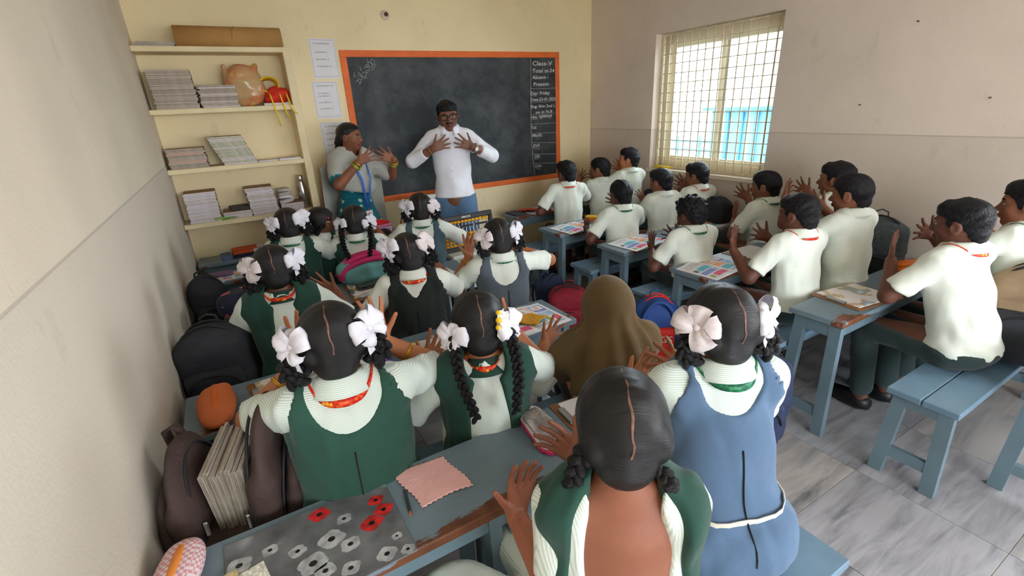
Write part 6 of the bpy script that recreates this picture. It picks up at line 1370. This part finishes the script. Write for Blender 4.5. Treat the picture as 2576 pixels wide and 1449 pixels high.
backpack('dark blue backpack on the floor beside the maroon one', 2.40,2.98,.005,25,.26,.18,.30,BKN,seed=12)
backpack('black backpack lying on the desk below the window', 3.715,2.47,DZ+.006,80,.24,.16,.20,BK,seed=7,straps=False)
backpack('small black bag at the wall end of the desk with the yellow pencil box', 3.74,3.20,DZ+.006,85,.18,.13,.17,BK,seed=13,straps=False)
backpack('grey mesh backpack propped behind the taller boy', 3.58,1.27,.425,-68,.30,.16,.47,GRYM,BK,seed=14,zips=1)
bg = backpack('taupe and black backpack on the bench at the right edge of the picture', 3.235,.50,.425,-78,.30,.20,.44,TAUP,BK,seed=15,zips=3)
b = MB(); b.box((-.03,-.156,.30),(.03,-.148,.33),0,.003); link('badge', b.mesh('badge'), bg, [M1('yellow_badge',(226,170,40),var=.3,vscale=60)])
# open brown backpack with notebooks inside
bb = empty('backpack', 'open dark brown backpack stuffed with notebooks beside the nearest desk', 'bag', (.20,1.335,.425)); bb.rotation_euler = (0,0,math.radians(-14))
def slab(name, x, t, hw, h, lean, seed, m=BRN):
    V = Vol((-.30,-.26,-.02),(.30,.26,.56),.0085); n = np.array([math.cos(lean),0,math.sin(lean)]); u = np.array([-math.sin(lean),0,math.cos(lean)])
    R_ = np.stack([n,np.array([0,1.,0]),u],1); base = np.array([x,0,0])
    V.rbox(base+u*h*.34,(t,hw,h*.36),t*.9,R_,k=.02); V.ell(base+u*h*.62,(t,hw*.98,h*.40),R_,k=.03); V.cut((0,0,0),(0,0,-1)); V.wrinkle(.007,40,seed)
    return link(name, V.mesh(name), bb, [m])
slab('front_panel', -.085, .034, .150, .38, .12, 3); slab('back_panel', .075, .038, .158, .45, -.06, 5); slab('outer_pocket', .135, .034, .135, .33, -.10, 8); slab('inner_pocket', -.135, .022, .13, .30, .10, 9)
V = Vol((-.25,-.25,-.02),(.25,.25,.2),.0085); V.rbox((0,0,.075),(.165,.150,.085),.05); V.cut((0,0,0),(0,0,-1)); V.wrinkle(.008,36,2); link('bag_base', V.mesh('bag_base'), bb, [BRN])
for x,h,ln,hw in ((-.058,.352,.12,.140),(.044,.425,-.06,.150),(.112,.345,-.10,.138)):
    b = MB(); b.tube([(x-math.sin(ln)*(.02+(h-.02)*math.sin(a)), hw*math.cos(a), .06+(h-.06)*math.sin(a)**.75) for a in [PI*i/20 for i in range(21)]], .0042, 6); zp = link('zip', b.mesh('zip'), bb, [ZIPM])
    b = MB(); yy = -hw*.93; b.box((x-.006,yy-.012,.17),(x+.006,yy-.004,.215),0,.003); link('zip_pull', b.mesh('zip_pull'), zp, [PULL])
b = MB(); b.tube([(-.12,.06,.27),(-.165,.07,.32),(-.175,.08,.37),(-.15,.08,.385),(-.12,.07,.33)], [.012,.016,.017,.016,.012], 8, flat=.5); link('handle', b.mesh('handle'), bb, [BRN])
nbm = book_mesh(.22,.26,.0105,M1('shaded_notebook_pages',(124,116,100),rough=.9,var=.25,vscale=30,stretch=(1,1,8)),NB[2])  # page colour darkened to hold the shade inside the bag
for k in range(8):
    o = link('notebook', nbm, None); o.matrix_world = T(.20,1.335,.425)@Rz(math.radians(-14))@T(-.042+.0108*k,-.005+.004*math.sin(k*2.1),.205+.008*math.sin(k*1.7))@Matrix.Rotation(math.radians(-4+.8*k),4,'Y')@Matrix.Rotation(PI/2,4,'Z')@Matrix.Rotation(PI/2,4,'X'); tag(o,'grey-beige notebook standing inside the open brown backpack','notebook','notebooks in the brown backpack')
# pouches on the left
def pouch(label, x, y, z, deg, w, d, h, m, zm, tilt=0.0):
    o = empty('zip_pouch', label, 'pouch', (x,y,z)); o.rotation_euler = (tilt,0,math.radians(deg)); V = Vol((-w*.6,-d*.6,-.02),(w*.6,d*.6,h+.03),.006); V.ell((0,0,h*.5),(w*.5,d*.52,h*.5),k=.02); V.rbox((0,0,h*.45),(w*.36,d*.40,h*.42),.02,k=.03); V.cut((0,0,0),(0,0,-1)); V.wrinkle(.003,50,3)
    link('pouch_body', V.mesh('pouch_body'), o, [m]); b = MB(); b.tube([(0,-d*.5+d*i/14,h*(.50+.50*math.sin(PI*i/14)**.5)+.002) for i in range(15)], .011, 6, flat=.5); zz = link('zip', b.mesh('zip'), o, [zm]); return o
pouch('orange zip pouch standing at the wall end of the textbook desk', .140,1.80,DZ+.001,2,.120,.29,.055,M1('orange_pouch_fabric',(206,110,60),rough=.75,var=.08),M1('deep_orange_zip',(226,110,20),rough=.6))
PLAID = M1('pink_plaid_fabric',(206,150,156),rough=.8,var=0); _n,_l,_b = nodes_of(PLAID); _t = _n.new('ShaderNodeTexCoord'); _c = _n.new('ShaderNodeTexChecker'); _c.inputs['Scale'].default_value = 130; _c.inputs[1].default_value = (*srgb(214,150,158),1); _c.inputs[2].default_value = (*srgb(228,214,214),1); _l.new(_t.outputs['Object'], _c.inputs[0]); _l.new(_c.outputs[0], _b.inputs['Base Color'])
pouch('pink plaid zip pouch at the wall end of the nearest desk', 0.07,1.048,D1+.001,-12,.09,.17,.05,PLAID,M1('orange_zip',(232,140,60),rough=.6))
NAIL = M1('rusty_nail',(110,98,88),rough=.6)
for _i,(_y,_z,_lb) in enumerate(((1.63,1.50,'small nail in the right wall above the taller boy'),(1.02,1.52,'small nail in the right wall near the right edge of the picture'),(1.42,1.93,'small hook high on the right wall'))):
    o = link('nail', None); o.location = (ROOM_W,_y,_z); tag(o,_lb,'nail'); b = MB(); b.lathe([(.0048,.0),(.0048,.003),(.002,.005)], 10, 0, Matrix.Rotation(-PI/2,4,'Y')); link('head', b.mesh('head'), o, [NAIL]); b = MB(); b.tube([(-.004,0,0),(-.018,0,.003)], .0025, 6); link('shank', b.mesh('shank'), o, [NAIL])
